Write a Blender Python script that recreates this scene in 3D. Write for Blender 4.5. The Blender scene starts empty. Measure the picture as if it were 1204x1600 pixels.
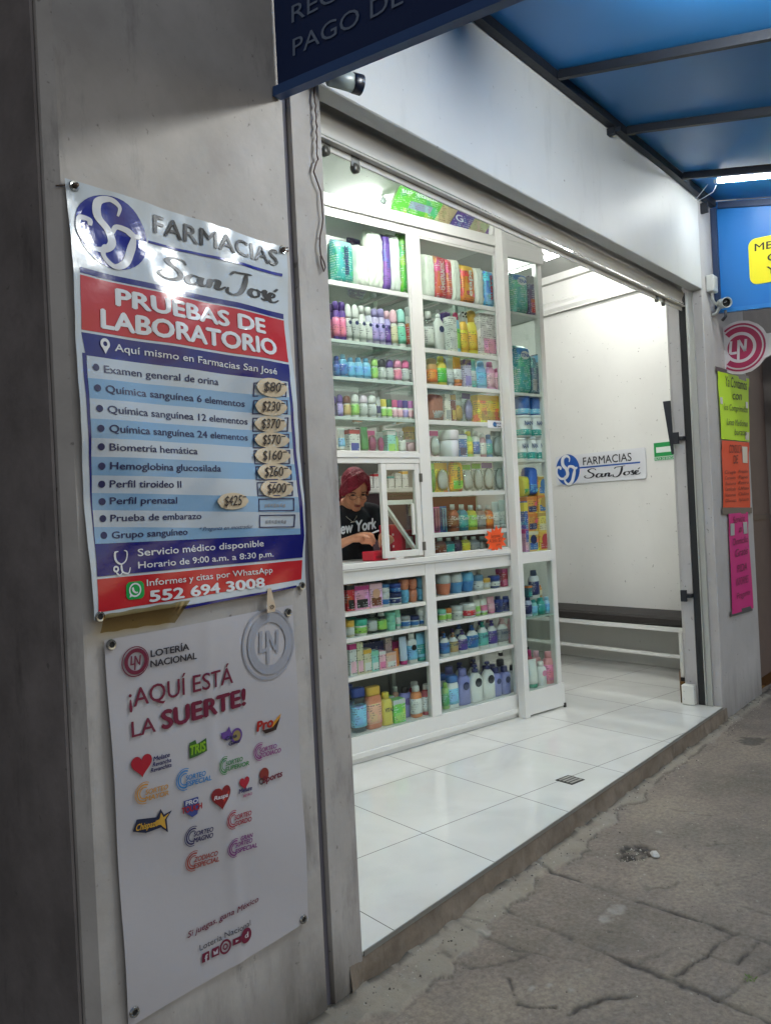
import bpy, bmesh, math, random
import numpy as np
from mathutils import Vector, Matrix
R = math.radians
SC = bpy.context.scene
COL = SC.collection

# ---------------------------------------------------------------- camera
H = 1.35                                   # eye height above the shop floor (z = 0)
F_, CX, CY = 1276.1, 602.0, 800.0          # focal length in photo pixels
YAW, PIT, ROL = R(50.59), R(0.118), R(-2.875)
A = R(-11.34)                              # the shop inside is turned against the facade
_f = Vector((math.sin(YAW), math.cos(YAW), 0)); _r = Vector((math.cos(YAW), -math.sin(YAW), 0)); _u = Vector((0, 0, 1))
f2 = _f*math.cos(PIT) + _u*math.sin(PIT); u2 = -_f*math.sin(PIT) + _u*math.cos(PIT)
r3 = _r*math.cos(ROL) + u2*math.sin(ROL); u3 = -_r*math.sin(ROL) + u2*math.cos(ROL)
cam = bpy.data.cameras.new('camera'); camo = bpy.data.objects.new('camera', cam); COL.objects.link(camo)
camo.matrix_world = Matrix(((r3.x, u3.x, -f2.x, 0), (r3.y, u3.y, -f2.y, 0), (r3.z, u3.z, -f2.z, H), (0, 0, 0, 1)))
cam.sensor_fit = 'VERTICAL'; cam.sensor_height = 24; cam.lens = F_/1600*24
cam.clip_start = 0.05; cam.clip_end = 500
SC.camera = camo
# ---------------------------------------------------------------- world, dusk light, exposure
w = bpy.data.worlds.new("World"); SC.world = w; w.use_nodes = True
nt = w.node_tree; bg = nt.nodes['Background']
sky = nt.nodes.new('ShaderNodeTexSky'); sky.sky_type = 'NISHITA'; sky.sun_disc = False
sky.sun_elevation = R(9); sky.sun_rotation = R(0)
glow = nt.nodes.new('ShaderNodeMix'); glow.data_type = 'RGBA'; glow.blend_type = 'MULTIPLY'; glow.inputs['Factor'].default_value = 1; glow.inputs['B'].default_value = (1.2, .95, .90, 1)   # city glow
nt.links.new(sky.outputs[0], glow.inputs['A']); nt.links.new(glow.outputs['Result'], bg.inputs[0]); bg.inputs[1].default_value = 0.088
SC.view_settings.view_transform = 'Standard'; SC.view_settings.look = 'None'
SC.view_settings.exposure = 1.5; SC.view_settings.gamma = 1; SC.view_settings.use_curve_mapping = False
TUBE_IN, TUBE_AW = 69.0, 34.0
try:
    SC.cycles.use_denoising = True; SC.cycles.max_bounces = 8; SC.cycles.transparent_max_bounces = 24
    SC.cycles.sample_clamp_indirect = 6; SC.cycles.caustics_reflective = False; SC.cycles.caustics_refractive = False
except Exception: pass
random.seed(5)

# ---------------------------------------------------------------- photo rays onto real planes
def ray(x, y): return r3*((x-CX)/F_) - u3*((y-CY)/F_) + f2
O = Vector((0, 0, H)); CA, SA = math.cos(A), math.sin(A)
def onY(x, y, Y=1.71): d = ray(x, y); return O + d*(Y/d.y)
def onX(x, y, X): d = ray(x, y); return O + d*(X/d.x)
def onZ(x, y, Z): d = ray(x, y); return O + d*((Z-H)/d.z)
def onV(x, y, V): d = ray(x, y); return O + d*(V/(-d.x*SA + d.y*CA))
def onU(x, y, U): d = ray(x, y); return O + d*(U/(d.x*CA + d.y*SA))
def uv(P): return (P.x*CA + P.y*SA, -P.x*SA + P.y*CA)
def W(u, v, z=0.0): return Vector((u*CA - v*SA, u*SA + v*CA, z))

# ---------------------------------------------------------------- materials
def lin(c):
    if isinstance(c, str):
        c = [int(c[i:i+2], 16) for i in (0, 2, 4)]
    return tuple(((v/255)/12.92 if v/255 <= .04045 else ((v/255+.055)/1.055)**2.4) for v in c)
MATS = {}
def newmat(key):
    m = bpy.data.materials.new(key); m.use_nodes = True
    return m, m.node_tree, m.node_tree.nodes['Principled BSDF']
def mat(c, rough=.4, metal=0, spec=.5, bump=0, bscale=60, key=None, trans=0, var=0.0, coat=0):
    k = (c if isinstance(c, str) else tuple(c), rough, metal, spec, bump, bscale, trans, var, coat)
    if k in MATS: return MATS[k]
    m, nt, b = newmat(key or 'paint')
    L = lin(c); b.inputs['Base Color'].default_value = (*L, 1)
    b.inputs['Roughness'].default_value = rough; b.inputs['Metallic'].default_value = metal
    b.inputs['Specular IOR Level'].default_value = spec; b.inputs['Transmission Weight'].default_value = trans
    b.inputs['Coat Weight'].default_value = coat
    if bump or var:
        tc = nt.nodes.new('ShaderNodeTexCoord'); n = nt.nodes.new('ShaderNodeTexNoise')
        n.inputs['Scale'].default_value = bscale; n.inputs['Detail'].default_value = 6
        nt.links.new(tc.outputs['Object'], n.inputs['Vector'])
        if bump:
            bp = nt.nodes.new('ShaderNodeBump'); bp.inputs['Strength'].default_value = bump; bp.inputs['Distance'].default_value = .01
            nt.links.new(n.outputs[0], bp.inputs['Height']); nt.links.new(bp.outputs[0], b.inputs['Normal'])
        if var:
            mx = nt.nodes.new('ShaderNodeMix'); mx.data_type = 'RGBA'
            mx.inputs['A'].default_value = (*[v*(1-var) for v in L], 1); mx.inputs['B'].default_value = (*[min(1, v*(1+var)) for v in L], 1)
            nt.links.new(n.outputs[0], mx.inputs['Factor']); nt.links.new(mx.outputs['Result'], b.inputs['Base Color'])
    MATS[k] = m; return m
def printed(c, ink='444444', s=1.0):
    """paper or film with lines of small print"""
    k = ('printed', c, ink, s)
    if k in MATS: return MATS[k]
    m, nt, b = newmat('printed_film'); N = nt.nodes; Lk = nt.links.new
    tc = N.new('ShaderNodeTexCoord'); sp = N.new('ShaderNodeSeparateXYZ'); Lk(tc.outputs['Object'], sp.inputs[0])
    def mth(op, a, bb=None):
        n = N.new('ShaderNodeMath'); n.operation = op
        for i, v in enumerate((a, bb)):
            if v is None: continue
            if isinstance(v, (int, float)): n.inputs[i].default_value = v
            else: Lk(v, n.inputs[i])
        return n.outputs[0]
    row = mth('GREATER_THAN', mth('FRACT', mth('MULTIPLY', sp.outputs[2], 75*s)), .52)
    mp = N.new('ShaderNodeMapping'); mp.inputs['Scale'].default_value = (260*s, 260*s, 75*s); Lk(tc.outputs['Object'], mp.inputs[0])
    ns = N.new('ShaderNodeTexNoise'); ns.inputs['Scale'].default_value = 1; Lk(mp.outputs[0], ns.inputs[0])
    big = N.new('ShaderNodeTexNoise'); big.inputs['Scale'].default_value = 26*s; Lk(tc.outputs['Object'], big.inputs[0])
    blk_ = N.new('ShaderNodeTexVoronoi'); blk_.distance = 'CHEBYCHEV'; blk_.inputs['Scale'].default_value = 24*s; Lk(tc.outputs['Object'], blk_.inputs['Vector'])
    word = mth('MULTIPLY', mth('GREATER_THAN', ns.outputs[0], .5), mth('GREATER_THAN', big.outputs[0], .5))
    fac = mth('MULTIPLY', mth('MULTIPLY', row, word), .75)
    mx = N.new('ShaderNodeMix'); mx.data_type = 'RGBA'; Lk(fac, mx.inputs['Factor'])
    mx.inputs['A'].default_value = (*lin(c), 1); mx.inputs['B'].default_value = (*lin(ink), 1)
    hs = N.new('ShaderNodeHueSaturation'); L0 = lin(c); hs.inputs['Color'].default_value = (*[min(.8, v*1.0+.02) for v in L0], 1)     # printed panels in neighbouring hues
    sx = N.new('ShaderNodeSeparateColor'); Lk(blk_.outputs['Color'], sx.inputs[0]); mr = N.new('ShaderNodeMapRange'); mr.inputs['To Min'].default_value = .40; mr.inputs['To Max'].default_value = .60; Lk(sx.outputs[0], mr.inputs['Value']); Lk(mr.outputs[0], hs.inputs['Hue'])
    mv = N.new('ShaderNodeMapRange'); mv.inputs['To Min'].default_value = .6; mv.inputs['To Max'].default_value = 1.35; Lk(sx.outputs[1], mv.inputs['Value']); Lk(mv.outputs[0], hs.inputs['Value'])
    sel = N.new('ShaderNodeMix'); sel.data_type = 'RGBA'; Lk(mth('MULTIPLY', mth('GREATER_THAN', sx.outputs[2], .45), .8), sel.inputs['Factor']); sel.inputs['A'].default_value = (*L0, 1); Lk(hs.outputs[0], sel.inputs['B']); Lk(sel.outputs['Result'], mx.inputs['A'])
    Lk(mx.outputs['Result'], b.inputs['Base Color']); b.inputs['Roughness'].default_value = .35
    MATS[k] = m; return m
def emis(c, s, key='lamp_glow'):
    m, nt, b = newmat(key); b.inputs['Base Color'].default_value = (1, 1, 1, 1)
    b.inputs['Emission Color'].default_value = (*c, 1); b.inputs['Emission Strength'].default_value = s
    return m
def glass(key='clear_glass', tint=(.93, .97, .95), refl=1.0):
    m = bpy.data.materials.new(key); m.use_nodes = True; nt = m.node_tree; nt.nodes.clear()
    o = nt.nodes.new('ShaderNodeOutputMaterial'); t = nt.nodes.new('ShaderNodeBsdfTransparent'); t.inputs[0].default_value = (*tint, 1)
    g = nt.nodes.new('ShaderNodeBsdfGlossy'); g.inputs['Roughness'].default_value = .02
    fr = nt.nodes.new('ShaderNodeFresnel'); fr.inputs[0].default_value = 1.45; mx = nt.nodes.new('ShaderNodeMixShader')
    mu = nt.nodes.new('ShaderNodeMath'); mu.operation = 'MULTIPLY'; mu.inputs[1].default_value = refl; nt.links.new(fr.outputs[0], mu.inputs[0])
    
    ge = nt.nodes.new('ShaderNodeNewGeometry'); io = nt.nodes.new('ShaderNodeMapRange'); io.inputs['To Min'].default_value = 1.45; io.inputs['To Max'].default_value = 1/1.45   # same reflectance on both faces of the pane
    nt.links.new(ge.outputs['Backfacing'], io.inputs['Value']); nt.links.new(io.outputs[0], fr.inputs[0])
    nt.links.new(mu.outputs[0], mx.inputs[0]); nt.links.new(t.outputs[0], mx.inputs[1]); nt.links.new(g.outputs[0], mx.inputs[2]); nt.links.new(mx.outputs[0], o.inputs[0])
    return m
GLASS = glass(); SHELFGLASS = glass('green_edged_glass', (.80, .93, .87))
CLEARP = glass('clear_plastic', (.86, .90, .90), 1.6)

def plaster(key, c1, c2, stain, sc=2.2, rough=.75, smear=.5, bumpd=.004, lowdirt=0):
    m, nt, b = newmat(key); N = nt.nodes; Lk = nt.links.new
    tc = N.new('ShaderNodeTexCoord'); n1 = N.new('ShaderNodeTexNoise'); n1.inputs['Scale'].default_value = sc; n1.inputs['Detail'].default_value = 9; n1.inputs['Roughness'].default_value = .62
    Lk(tc.outputs['Object'], n1.inputs[0])
    r1 = N.new('ShaderNodeValToRGB'); r1.color_ramp.elements[0].position = .35; r1.color_ramp.elements[1].position = .68
    r1.color_ramp.elements[0].color = (*lin(c1), 1); r1.color_ramp.elements[1].color = (*lin(c2), 1); Lk(n1.outputs[0], r1.inputs[0])
    mp = N.new('ShaderNodeMapping'); mp.inputs['Scale'].default_value = (5, 5, 1.3); Lk(tc.outputs['Object'], mp.inputs[0])
    n2 = N.new('ShaderNodeTexNoise'); n2.inputs['Scale'].default_value = 1.6; n2.inputs['Detail'].default_value = 10; n2.inputs['Roughness'].default_value = .7; Lk(mp.outputs[0], n2.inputs[0])
    r2 = N.new('ShaderNodeValToRGB'); r2.color_ramp.elements[0].position = .56; r2.color_ramp.elements[1].position = .78
    r2.color_ramp.elements[0].color = (0, 0, 0, 1); r2.color_ramp.elements[1].color = (smear, smear, smear, 1); Lk(n2.outputs[0], r2.inputs[0])
    mx = N.new('ShaderNodeMix'); mx.data_type = 'RGBA'; mx.inputs['B'].default_value = (*lin(stain), 1)
    Lk(r2.outputs[0], mx.inputs['Factor']); Lk(r1.outputs[0], mx.inputs['A'])
    # small pits and scuffs
    n3 = N.new('ShaderNodeTexNoise'); n3.inputs['Scale'].default_value = 38; n3.inputs['Detail'].default_value = 3; Lk(tc.outputs['Object'], n3.inputs[0])
    r3_ = N.new('ShaderNodeValToRGB'); r3_.color_ramp.elements[0].position = .675 if lowdirt else .70; r3_.color_ramp.elements[1].position = .73 if lowdirt else .76
    r3_.color_ramp.elements[0].color = (0, 0, 0, 1); r3_.color_ramp.elements[1].color = (.65, .65, .65, 1); Lk(n3.outputs[0], r3_.inputs[0])
    mx2 = N.new('ShaderNodeMix'); mx2.data_type = 'RGBA'; mx2.inputs['B'].default_value = (*lin('5a5652'), 1)
    Lk(r3_.outputs[0], mx2.inputs['Factor']); Lk(mx.outputs['Result'], mx2.inputs['A'])
    out = mx2.outputs['Result']
    if lowdirt:
        sp = N.new('ShaderNodeSeparateXYZ'); Lk(tc.outputs['Object'], sp.inputs[0])
        ad = N.new('ShaderNodeMath'); ad.operation = 'MULTIPLY_ADD'; ad.inputs[1].default_value = .5; Lk(n2.outputs[0], ad.inputs[0]); Lk(sp.outputs[2], ad.inputs[2])
        mr = N.new('ShaderNodeMapRange'); mr.inputs['From Min'].default_value = .12; mr.inputs['From Max'].default_value = .42; mr.inputs['To Min'].default_value = lowdirt; mr.inputs['To Max'].default_value = 0
        Lk(ad.outputs[0], mr.inputs[0])
        mx3 = N.new('ShaderNodeMix'); mx3.data_type = 'RGBA'; mx3.inputs['B'].default_value = (*lin('4c4740'), 1); Lk(mr.outputs[0], mx3.inputs['Factor']); Lk(out, mx3.inputs['A']); out = mx3.outputs['Result']
    Lk(out, b.inputs['Base Color']); b.inputs['Roughness'].default_value = rough
    bp = N.new('ShaderNodeBump'); bp.inputs['Strength'].default_value = .35; bp.inputs['Distance'].default_value = bumpd
    n4 = N.new('ShaderNodeTexNoise'); n4.inputs['Scale'].default_value = 14; n4.inputs['Detail'].default_value = 8; Lk(tc.outputs['Object'], n4.inputs[0])
    Lk(n4.outputs[0], bp.inputs['Height']); Lk(bp.outputs[0], b.inputs['Normal'])
    return m

# ---------------------------------------------------------------- mesh building
class MB:
    def __init__(s): s.v = []; s.f = []; s.m = []; s.sm = []
    def add(s, vs, fs, mi=0, smooth=False):
        o = len(s.v); s.v += [tuple(v) for v in vs]
        for f in fs: s.f.append(tuple(o+i for i in f)); s.m.append(mi); s.sm.append(smooth)
        return s
    def box(s, x0, x1, y0, y1, z0, z1, mi=0, bev=0.0):
        x0, x1 = min(x0, x1), max(x0, x1); y0, y1 = min(y0, y1), max(y0, y1); z0, z1 = min(z0, z1), max(z0, z1)
        if bev <= 0:
            vs = [(x, y, z) for z in (z0, z1) for y in (y0, y1) for x in (x0, x1)]
            return s.add(vs, [(0, 2, 3, 1), (4, 5, 7, 6), (0, 1, 5, 4), (2, 6, 7, 3), (0, 4, 6, 2), (1, 3, 7, 5)], mi)
        bev = min(bev, (x1-x0)*.45, (y1-y0)*.45, (z1-z0)*.45)
        bm = bmesh.new()
        for x, sx in ((x0, 1), (x1, -1)):
            for y, sy in ((y0, 1), (y1, -1)):
                for z, sz in ((z0, 1), (z1, -1)):
                    bm.verts.new((x, y+sy*bev, z+sz*bev)); bm.verts.new((x+sx*bev, y, z+sz*bev)); bm.verts.new((x+sx*bev, y+sy*bev, z))
        bmesh.ops.convex_hull(bm, input=bm.verts[:])
        bmesh.ops.dissolve_limit(bm, angle_limit=.01, verts=bm.verts[:], edges=bm.edges[:])
        bm.verts.index_update()
        s.add([v.co[:] for v in bm.verts], [[v.index for v in f.verts] for f in bm.faces], mi); bm.free(); return s
    def obox(s, c, ax, ay, az, mi=0):      # oriented box: centre and three half-axis vectors
        c = Vector(c); ax, ay, az = Vector(ax), Vector(ay), Vector(az)
        vs = [c + ax*i + ay*j + az*k for k in (-1, 1) for j in (-1, 1) for i in (-1, 1)]
        return s.add(vs, [(0, 2, 3, 1), (4, 5, 7, 6), (0, 1, 5, 4), (2, 6, 7, 3), (0, 4, 6, 2), (1, 3, 7, 5)], mi)
    def beam(s, a, b, wd, ht, mi=0, up=(0, 0, 1)):
        a, b = Vector(a), Vector(b); d = (b-a); l = d.length; d.normalize(); side = d.cross(Vector(up)).normalized(); u = side.cross(d).normalized()
        return s.obox((a+b)/2, d*l/2, side*wd/2, u*ht/2, mi)
    def loft(s, lv, seg=20, mi=0, cx=0, cy=0, caps=True, smooth=True, tilt=None):
        """lv: (z, rx, ry, exponent)"""
        vs = []
        for L in lv:
            z, rx, ry = L[:3]; n = L[3] if len(L) > 3 else 2
            for i in range(seg):
                t = 2*math.pi*(i+.5)/seg; c, sn = math.cos(t), math.sin(t)
                vs.append((cx + rx*math.copysign(abs(c)**(2/n), c), cy + ry*math.copysign(abs(sn)**(2/n), sn), z))
        fs = [(k*seg+i, k*seg+(i+1) % seg, (k+1)*seg+(i+1) % seg, (k+1)*seg+i) for k in range(len(lv)-1) for i in range(seg)]
        if tilt: vs = [tilt(Vector(v)) for v in vs]
        o = len(s.v); s.add(vs, fs, mi, smooth)
        if caps:
            s.f.append(tuple(o+i for i in range(seg-1, -1, -1))); s.m.append(mi); s.sm.append(False)
            s.f.append(tuple(o+(len(lv)-1)*seg+i for i in range(seg))); s.m.append(mi); s.sm.append(False)
        return s
    def tube(s, path, r, seg=8, mi=0):
        P = [Vector(p) for p in path]; rs = r if isinstance(r, (list, tuple)) else [r]*len(P); vs = []; u = None
        for i, p in enumerate(P):
            d = (P[min(i+1, len(P)-1)] - P[max(i-1, 0)]).normalized()
            if u is None: u = d.orthogonal().normalized()
            else: u = (u - d*u.dot(d)).normalized()
            w_ = d.cross(u)
            vs += [p + (u*math.cos(2*math.pi*k/seg) + w_*math.sin(2*math.pi*k/seg))*rs[i] for k in range(seg)]
        fs = [(k*seg+i, k*seg+(i+1) % seg, (k+1)*seg+(i+1) % seg, (k+1)*seg+i) for k in range(len(P)-1) for i in range(seg)]
        fs += [tuple(range(seg-1, -1, -1)), tuple((len(P)-1)*seg+i for i in range(seg))]
        return s.add(vs, fs, mi, True)
    def grid(s, fn, nx, ny, mi=0, smooth=True):
        vs = [fn(i/nx, j/ny) for j in range(ny+1) for i in range(nx+1)]
        m_ = mi if callable(mi) else (lambda a, b: mi)
        o = len(s.v); s.v += [tuple(v) for v in vs]
        for j in range(ny):
            for i in range(nx):
                q = j*(nx+1)+i; s.f.append((o+q, o+q+1, o+q+nx+2, o+q+nx+1)); s.m.append(m_((i+.5)/nx, (j+.5)/ny)); s.sm.append(smooth)
        return s
    def poly(s, pts, mi=0): return s.add(pts, [tuple(range(len(pts)))], mi)
    def prism(s, pts, z0, z1, mi=0):
        n = len(pts)
        return s.add([(x, y, z0) for x, y in pts] + [(x, y, z1) for x, y in pts],
                     [tuple(range(n-1, -1, -1)), tuple(range(n, 2*n))] + [(i, (i+1) % n, n+(i+1) % n, n+i) for i in range(n)], mi)
    def slab(s, pts, off, mi=0):           # 3d outline thickened along off
        n = len(pts); off = Vector(off)
        return s.add([Vector(p) for p in pts] + [Vector(p)+off for p in pts],
                     [tuple(range(n-1, -1, -1)), tuple(range(n, 2*n))] + [(i, (i+1) % n, n+(i+1) % n, n+i) for i in range(n)], mi)
    def build(s, name, mats, parent=None, fix=True):
        me = bpy.data.meshes.new(name); me.from_pydata(s.v, [], s.f)
        for m in (mats if isinstance(mats, (list, tuple)) else [mats]): me.materials.append(m)
        me.polygons.foreach_set('material_index', s.m); me.polygons.foreach_set('use_smooth', s.sm)
        if fix:
            bm = bmesh.new(); bm.from_mesh(me); bmesh.ops.recalc_face_normals(bm, faces=bm.faces[:]); bm.to_mesh(me); bm.free()
        me.update()
        o = bpy.data.objects.new(name, me); COL.objects.link(o)
        if parent: o.parent = parent
        return o
def thing(name, label, cat, loc=(0, 0, 0), rotz=0, group=None, rot=None):
    o = bpy.data.objects.new(name, None); COL.objects.link(o); o.empty_display_size = .05
    o.location = loc; o.rotation_euler = rot if rot else (0, 0, rotz)
    return tag(o, label, cat, group)
def tag(o, label, cat, group=None):
    o['label'] = label; o['category'] = cat
    n = len(label.split())
    if not 4 <= n <= 16: print('LABEL LENGTH', n, label)
    if group: o['group'] = group
    return o
def struct(o): o['kind'] = 'structure'; return o

# ---------------------------------------------------------------- lettering and painted strokes
def _textmesh(s, bold, shear):
    c = bpy.data.curves.new('t', 'FONT'); c.body = s; c.offset = bold; c.shear = shear; c.resolution_u = 3
    o = bpy.data.objects.new('t', c); COL.objects.link(o); bpy.context.view_layer.update()
    dg = bpy.context.evaluated_depsgraph_get(); me = bpy.data.meshes.new_from_object(o.evaluated_get(dg))
    v = [tuple(p.co) for p in me.vertices]; f = [tuple(p.vertices) for p in me.polygons]
    bpy.data.objects.remove(o); bpy.data.curves.remove(c); bpy.data.meshes.remove(me)
    return v, f
TC = {}
def text_into(mb, s, P0, P1, h, mi=0, bold=0.0, shear=0.0, up=Vector((0, 0, 1)), eps=.0012, warp=None):
    k = (s, 0, shear)
    if k not in TC: TC[k] = _textmesh(s, 0, shear)
    v, f = TC[k]
    if not v: return
    P0, P1 = Vector(P0), Vector(P1); d = P1-P0; L = d.length; xd = d/L; up = (up - xd*up.dot(xd)).normalized(); n = xd.cross(up)
    x0 = min(p[0] for p in v); x1 = max(p[0] for p in v); sx = L/(x1-x0); sy = h/.682
    bd = bold*.9          # bold: the same glyphs laid a hair apart, each a tenth of a millimetre above the last
    for i, (ox, oy) in enumerate([(0, 0)] if bold < .006 else [(0, 0), (-bd, 0), (bd, 0), (0, bd*.8), (0, -bd*.8)]):
        vs = [P0 + xd*((p[0]-x0+ox)*sx) + up*((p[1]+oy)*sy) + n*(eps+i*.00012) for p in v]
        if warp: vs = [warp(q) for q in vs]
        mb.add(vs, f, mi)
def text(s, P0, P1, h, m, parent, name='lettering', **k):
    mb = MB(); text_into(mb, s, P0, P1, h, **k); return mb.build(name, m, parent, fix=False)
def crom(pts, n=6):
    out = []; P = [pts[0]] + list(pts) + [pts[-1]]
    for i in range(1, len(P)-2):
        for k in range(n):
            t = k/n; a, b, c, d = [np.array(P[i+j], float) for j in (-1, 0, 1, 2)]
            out.append(.5*((2*b) + (-a+c)*t + (2*a-5*b+4*c-d)*t*t + (-a+3*b-3*c+d)*t**3))
    out.append(np.array(P[-2], float)); return out
def stroke_into(mb, pts, wd, fr, mi=0, taper=.35, n=6):
    """fr maps 2d drawing coordinates to 3d"""
    C_ = crom(pts, n); N = len(C_); vs = []
    for i, p in enumerate(C_):
        d = C_[min(i+1, N-1)] - C_[max(i-1, 0)]; l = np.hypot(*d) or 1; nx, ny = -d[1]/l, d[0]/l
        t = i/(N-1); down = max(0, -d[1]/l)
        ww = wd*(taper + (1-taper)*min(1, 6*min(t, 1-t)+.2))*(.7+.5*down)/2
        vs += [fr(p[0]+nx*ww, p[1]+ny*ww), fr(p[0]-nx*ww, p[1]-ny*ww)]
    mb.add(vs, [(2*i, 2*i+1, 2*i+3, 2*i+2) for i in range(N-1)], mi)
def frame(P0, P1, up, h, eps=.0012, warp=None, ref=1.0):
    """2d unit square -> the parallelogram from P0 towards P1 (unit ref) and up (h per unit)"""
    P0, P1 = Vector(P0), Vector(P1); xd = (P1-P0)/ref; upv = Vector(up)*h; n = xd.cross(Vector(up)).normalized()*eps
    def fn(x, y):
        q = P0 + xd*x + upv*y + n
        return warp(q) if warp else q
    return fn
SANJOSE = [[(2.55,3.0),(2.3,3.6),(1.6,3.75),(1.0,3.2),(1.25,2.4),(1.9,1.7),(2.0,.8),(1.3,.08),(.5,.15),(.15,.8),(.5,1.25)],
 [(3.65,1.35),(3.05,1.55),(2.6,.9),(2.7,.15),(3.15,.15),(3.6,.9),(3.75,1.5),(3.6,.5),(3.85,.08),(4.25,.6)],
 [(4.2,.5),(4.5,1.5),(4.3,.05)],[(4.35,.7),(4.85,1.5),(5.15,1.25),(5.0,.3),(5.25,.08),(5.75,.7)],
 [(6.2,2.9),(6.5,3.5),(7.3,3.6),(8.3,3.8)],[(7.7,3.65),(7.55,2),(7.15,.4),(6.5,-.35),(5.9,-.05),(5.95,.75)],
 [(8.75,1.4),(8.2,1.25),(8.0,.5),(8.4,.05),(8.95,.5),(8.95,1.2),(8.7,1.45),(9.3,1.2)],
 [(9.2,1.2),(9.65,1.75),(9.6,1.0),(9.85,.4),(9.55,.05),(9.2,.3)],[(9.85,.3),(10.1,.6),(10.55,.95),(10.65,1.4),(10.3,1.5),(10.05,.8),(10.25,.1),(10.7,.1),(11.1,.6)],
 [(10.65,1.95),(11.0,2.6)]]
SJ = [[(.16,.5),(.2,.75),(-.05,.9),(-.36,.75),(-.38,.35),(-.1,.05),(-.02,-.28),(-.25,-.52),(-.65,-.52),(-.93,-.2),(-.88,.18),(-.62,.2),(-.6,.05)],
 [(.02,-.02),(.12,.2),(.4,.18),(.62,.06),(.82,.1)],[(.62,.06),(.5,-.35),(.33,-.75),(.02,-.93),(-.27,-.72),(-.24,-.45),(-.08,-.42)]]
def disc_into(mb, fr, cx, cy, r0, r1, mi=0, seg=40, ry=None):
    k = 1 if ry is None else ry
    out = [fr(cx+r1*math.cos(2*math.pi*i/seg), cy+r1*k*math.sin(2*math.pi*i/seg)) for i in range(seg)]
    if r0 <= 0:        # filled disc in rings, so that it follows the sheet's waves
        nr = 8 if r1 > .9 and seg >= 40 else 1; vs = [fr(cx, cy)]
        for j in range(1, nr+1): vs += [fr(cx+r1*j/nr*math.cos(2*math.pi*i/seg), cy+r1*k*j/nr*math.sin(2*math.pi*i/seg)) for i in range(seg)]
        fs = [(0, 1+i, 1+(i+1) % seg) for i in range(seg)] + [(1+(j-1)*seg+i, 1+j*seg+i, 1+j*seg+(i+1) % seg, 1+(j-1)*seg+(i+1) % seg) for j in range(1, nr) for i in range(seg)]
        mb.add(vs, fs, mi); return
    inn = [fr(cx+r0*math.cos(2*math.pi*i/seg), cy+r0*k*math.sin(2*math.pi*i/seg)) for i in range(seg)]
    mb.add(out+inn, [(i, (i+1) % seg, seg+(i+1) % seg, seg+i) for i in range(seg)], mi)
def ln_logo_into(mb, fr, mi_main, full=True):
    """ring emblem with L and N inside, unit radius"""
    disc_into(mb, fr, 0, 0, .93, 1.0, mi_main); disc_into(mb, fr, .06, 0, .60, .86, mi_main)
    k = lambda x0, y0, x1, y1, x2, y2, x3, y3: mb.poly([fr(x0, y0), fr(x1, y1), fr(x2, y2), fr(x3, y3)], mi_main)
    k(-.38, -.2, -.27, -.2, -.21, .4, -.32, .4); k(-.38, -.2, -.06, -.2, -.06, -.1, -.38, -.1)
    k(-.12, -.55, -.01, -.55, .05, .38, -.06, .38); k(-.06, .38, .05, .38, .30, -.2, .19, -.2); k(.24, -.28, .35, -.28, .43, .36, .32, .36)

# ================================================================ STRUCTURE
WALLW = plaster('white_wall_paint', 'cecfca', 'd6d7d2', 'c6c6c0', sc=1.2, smear=.25, bumpd=.0012)
FASC = plaster('smooth_fascia_paint', 'bdbfbe', 'c7c9c8', 'a3a5a4', sc=.9, smear=.5, bumpd=.0006, rough=.5)
PILL = plaster('grimy_pillar_plaster', 'a19c97', 'bab5b0', '6b6663', sc=3.0, smear=.8, bumpd=.007, lowdirt=.85)
PILR = plaster('right_pillar_plaster', 'a5a3a2', 'b4b2b1', '8b8888', sc=2.0, smear=.4, lowdirt=.6)
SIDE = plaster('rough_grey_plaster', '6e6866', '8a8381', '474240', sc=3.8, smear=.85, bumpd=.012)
STEEL = mat('6a6a66', .45, .8, key='galvanised_steel'); DARKSTEEL = mat('20242c', .5, .3, key='dark_painted_steel', bump=.15)
ALU = mat('b9bbb8', .35, .6, key='brushed_aluminium')
WHITEMET = mat('d2d3cf', .32, 0, key='white_powder_coat', var=.03, bscale=5)

bld = thing('pharmacy_building', 'white painted pharmacy shopfront with wide open entrance and grimy left pillar', 'building')
GZ = -.11
# left pillar: banner face, groove, strip beside the opening
mb = MB()
mb.prism([(.985, 1.71), (.96, 1.735), (.96, 2.3), (1.865, 2.3), (1.865, 1.716), (1.86, 1.71), (1.733, 1.71), (1.731, 1.728), (1.701, 1.728), (1.698, 1.71)], GZ-.1, 6.0, 0)
mb.build('pillar', PILL, bld)
MB().box(1.7035, 1.7285, 1.724, 1.7265, GZ, 5.9).build('groove_band', mat('57545c', .8), bld)  # darker band along the bottom of the groove
mb = MB(); mb.prism([(.25, 2.295), (.957, 2.295), (.957, 1.745), (.95, 1.745), (.95, 2.2), (.25, 2.2)], GZ-.1, 6.0); mb.build('side_wall', SIDE, bld)
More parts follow.
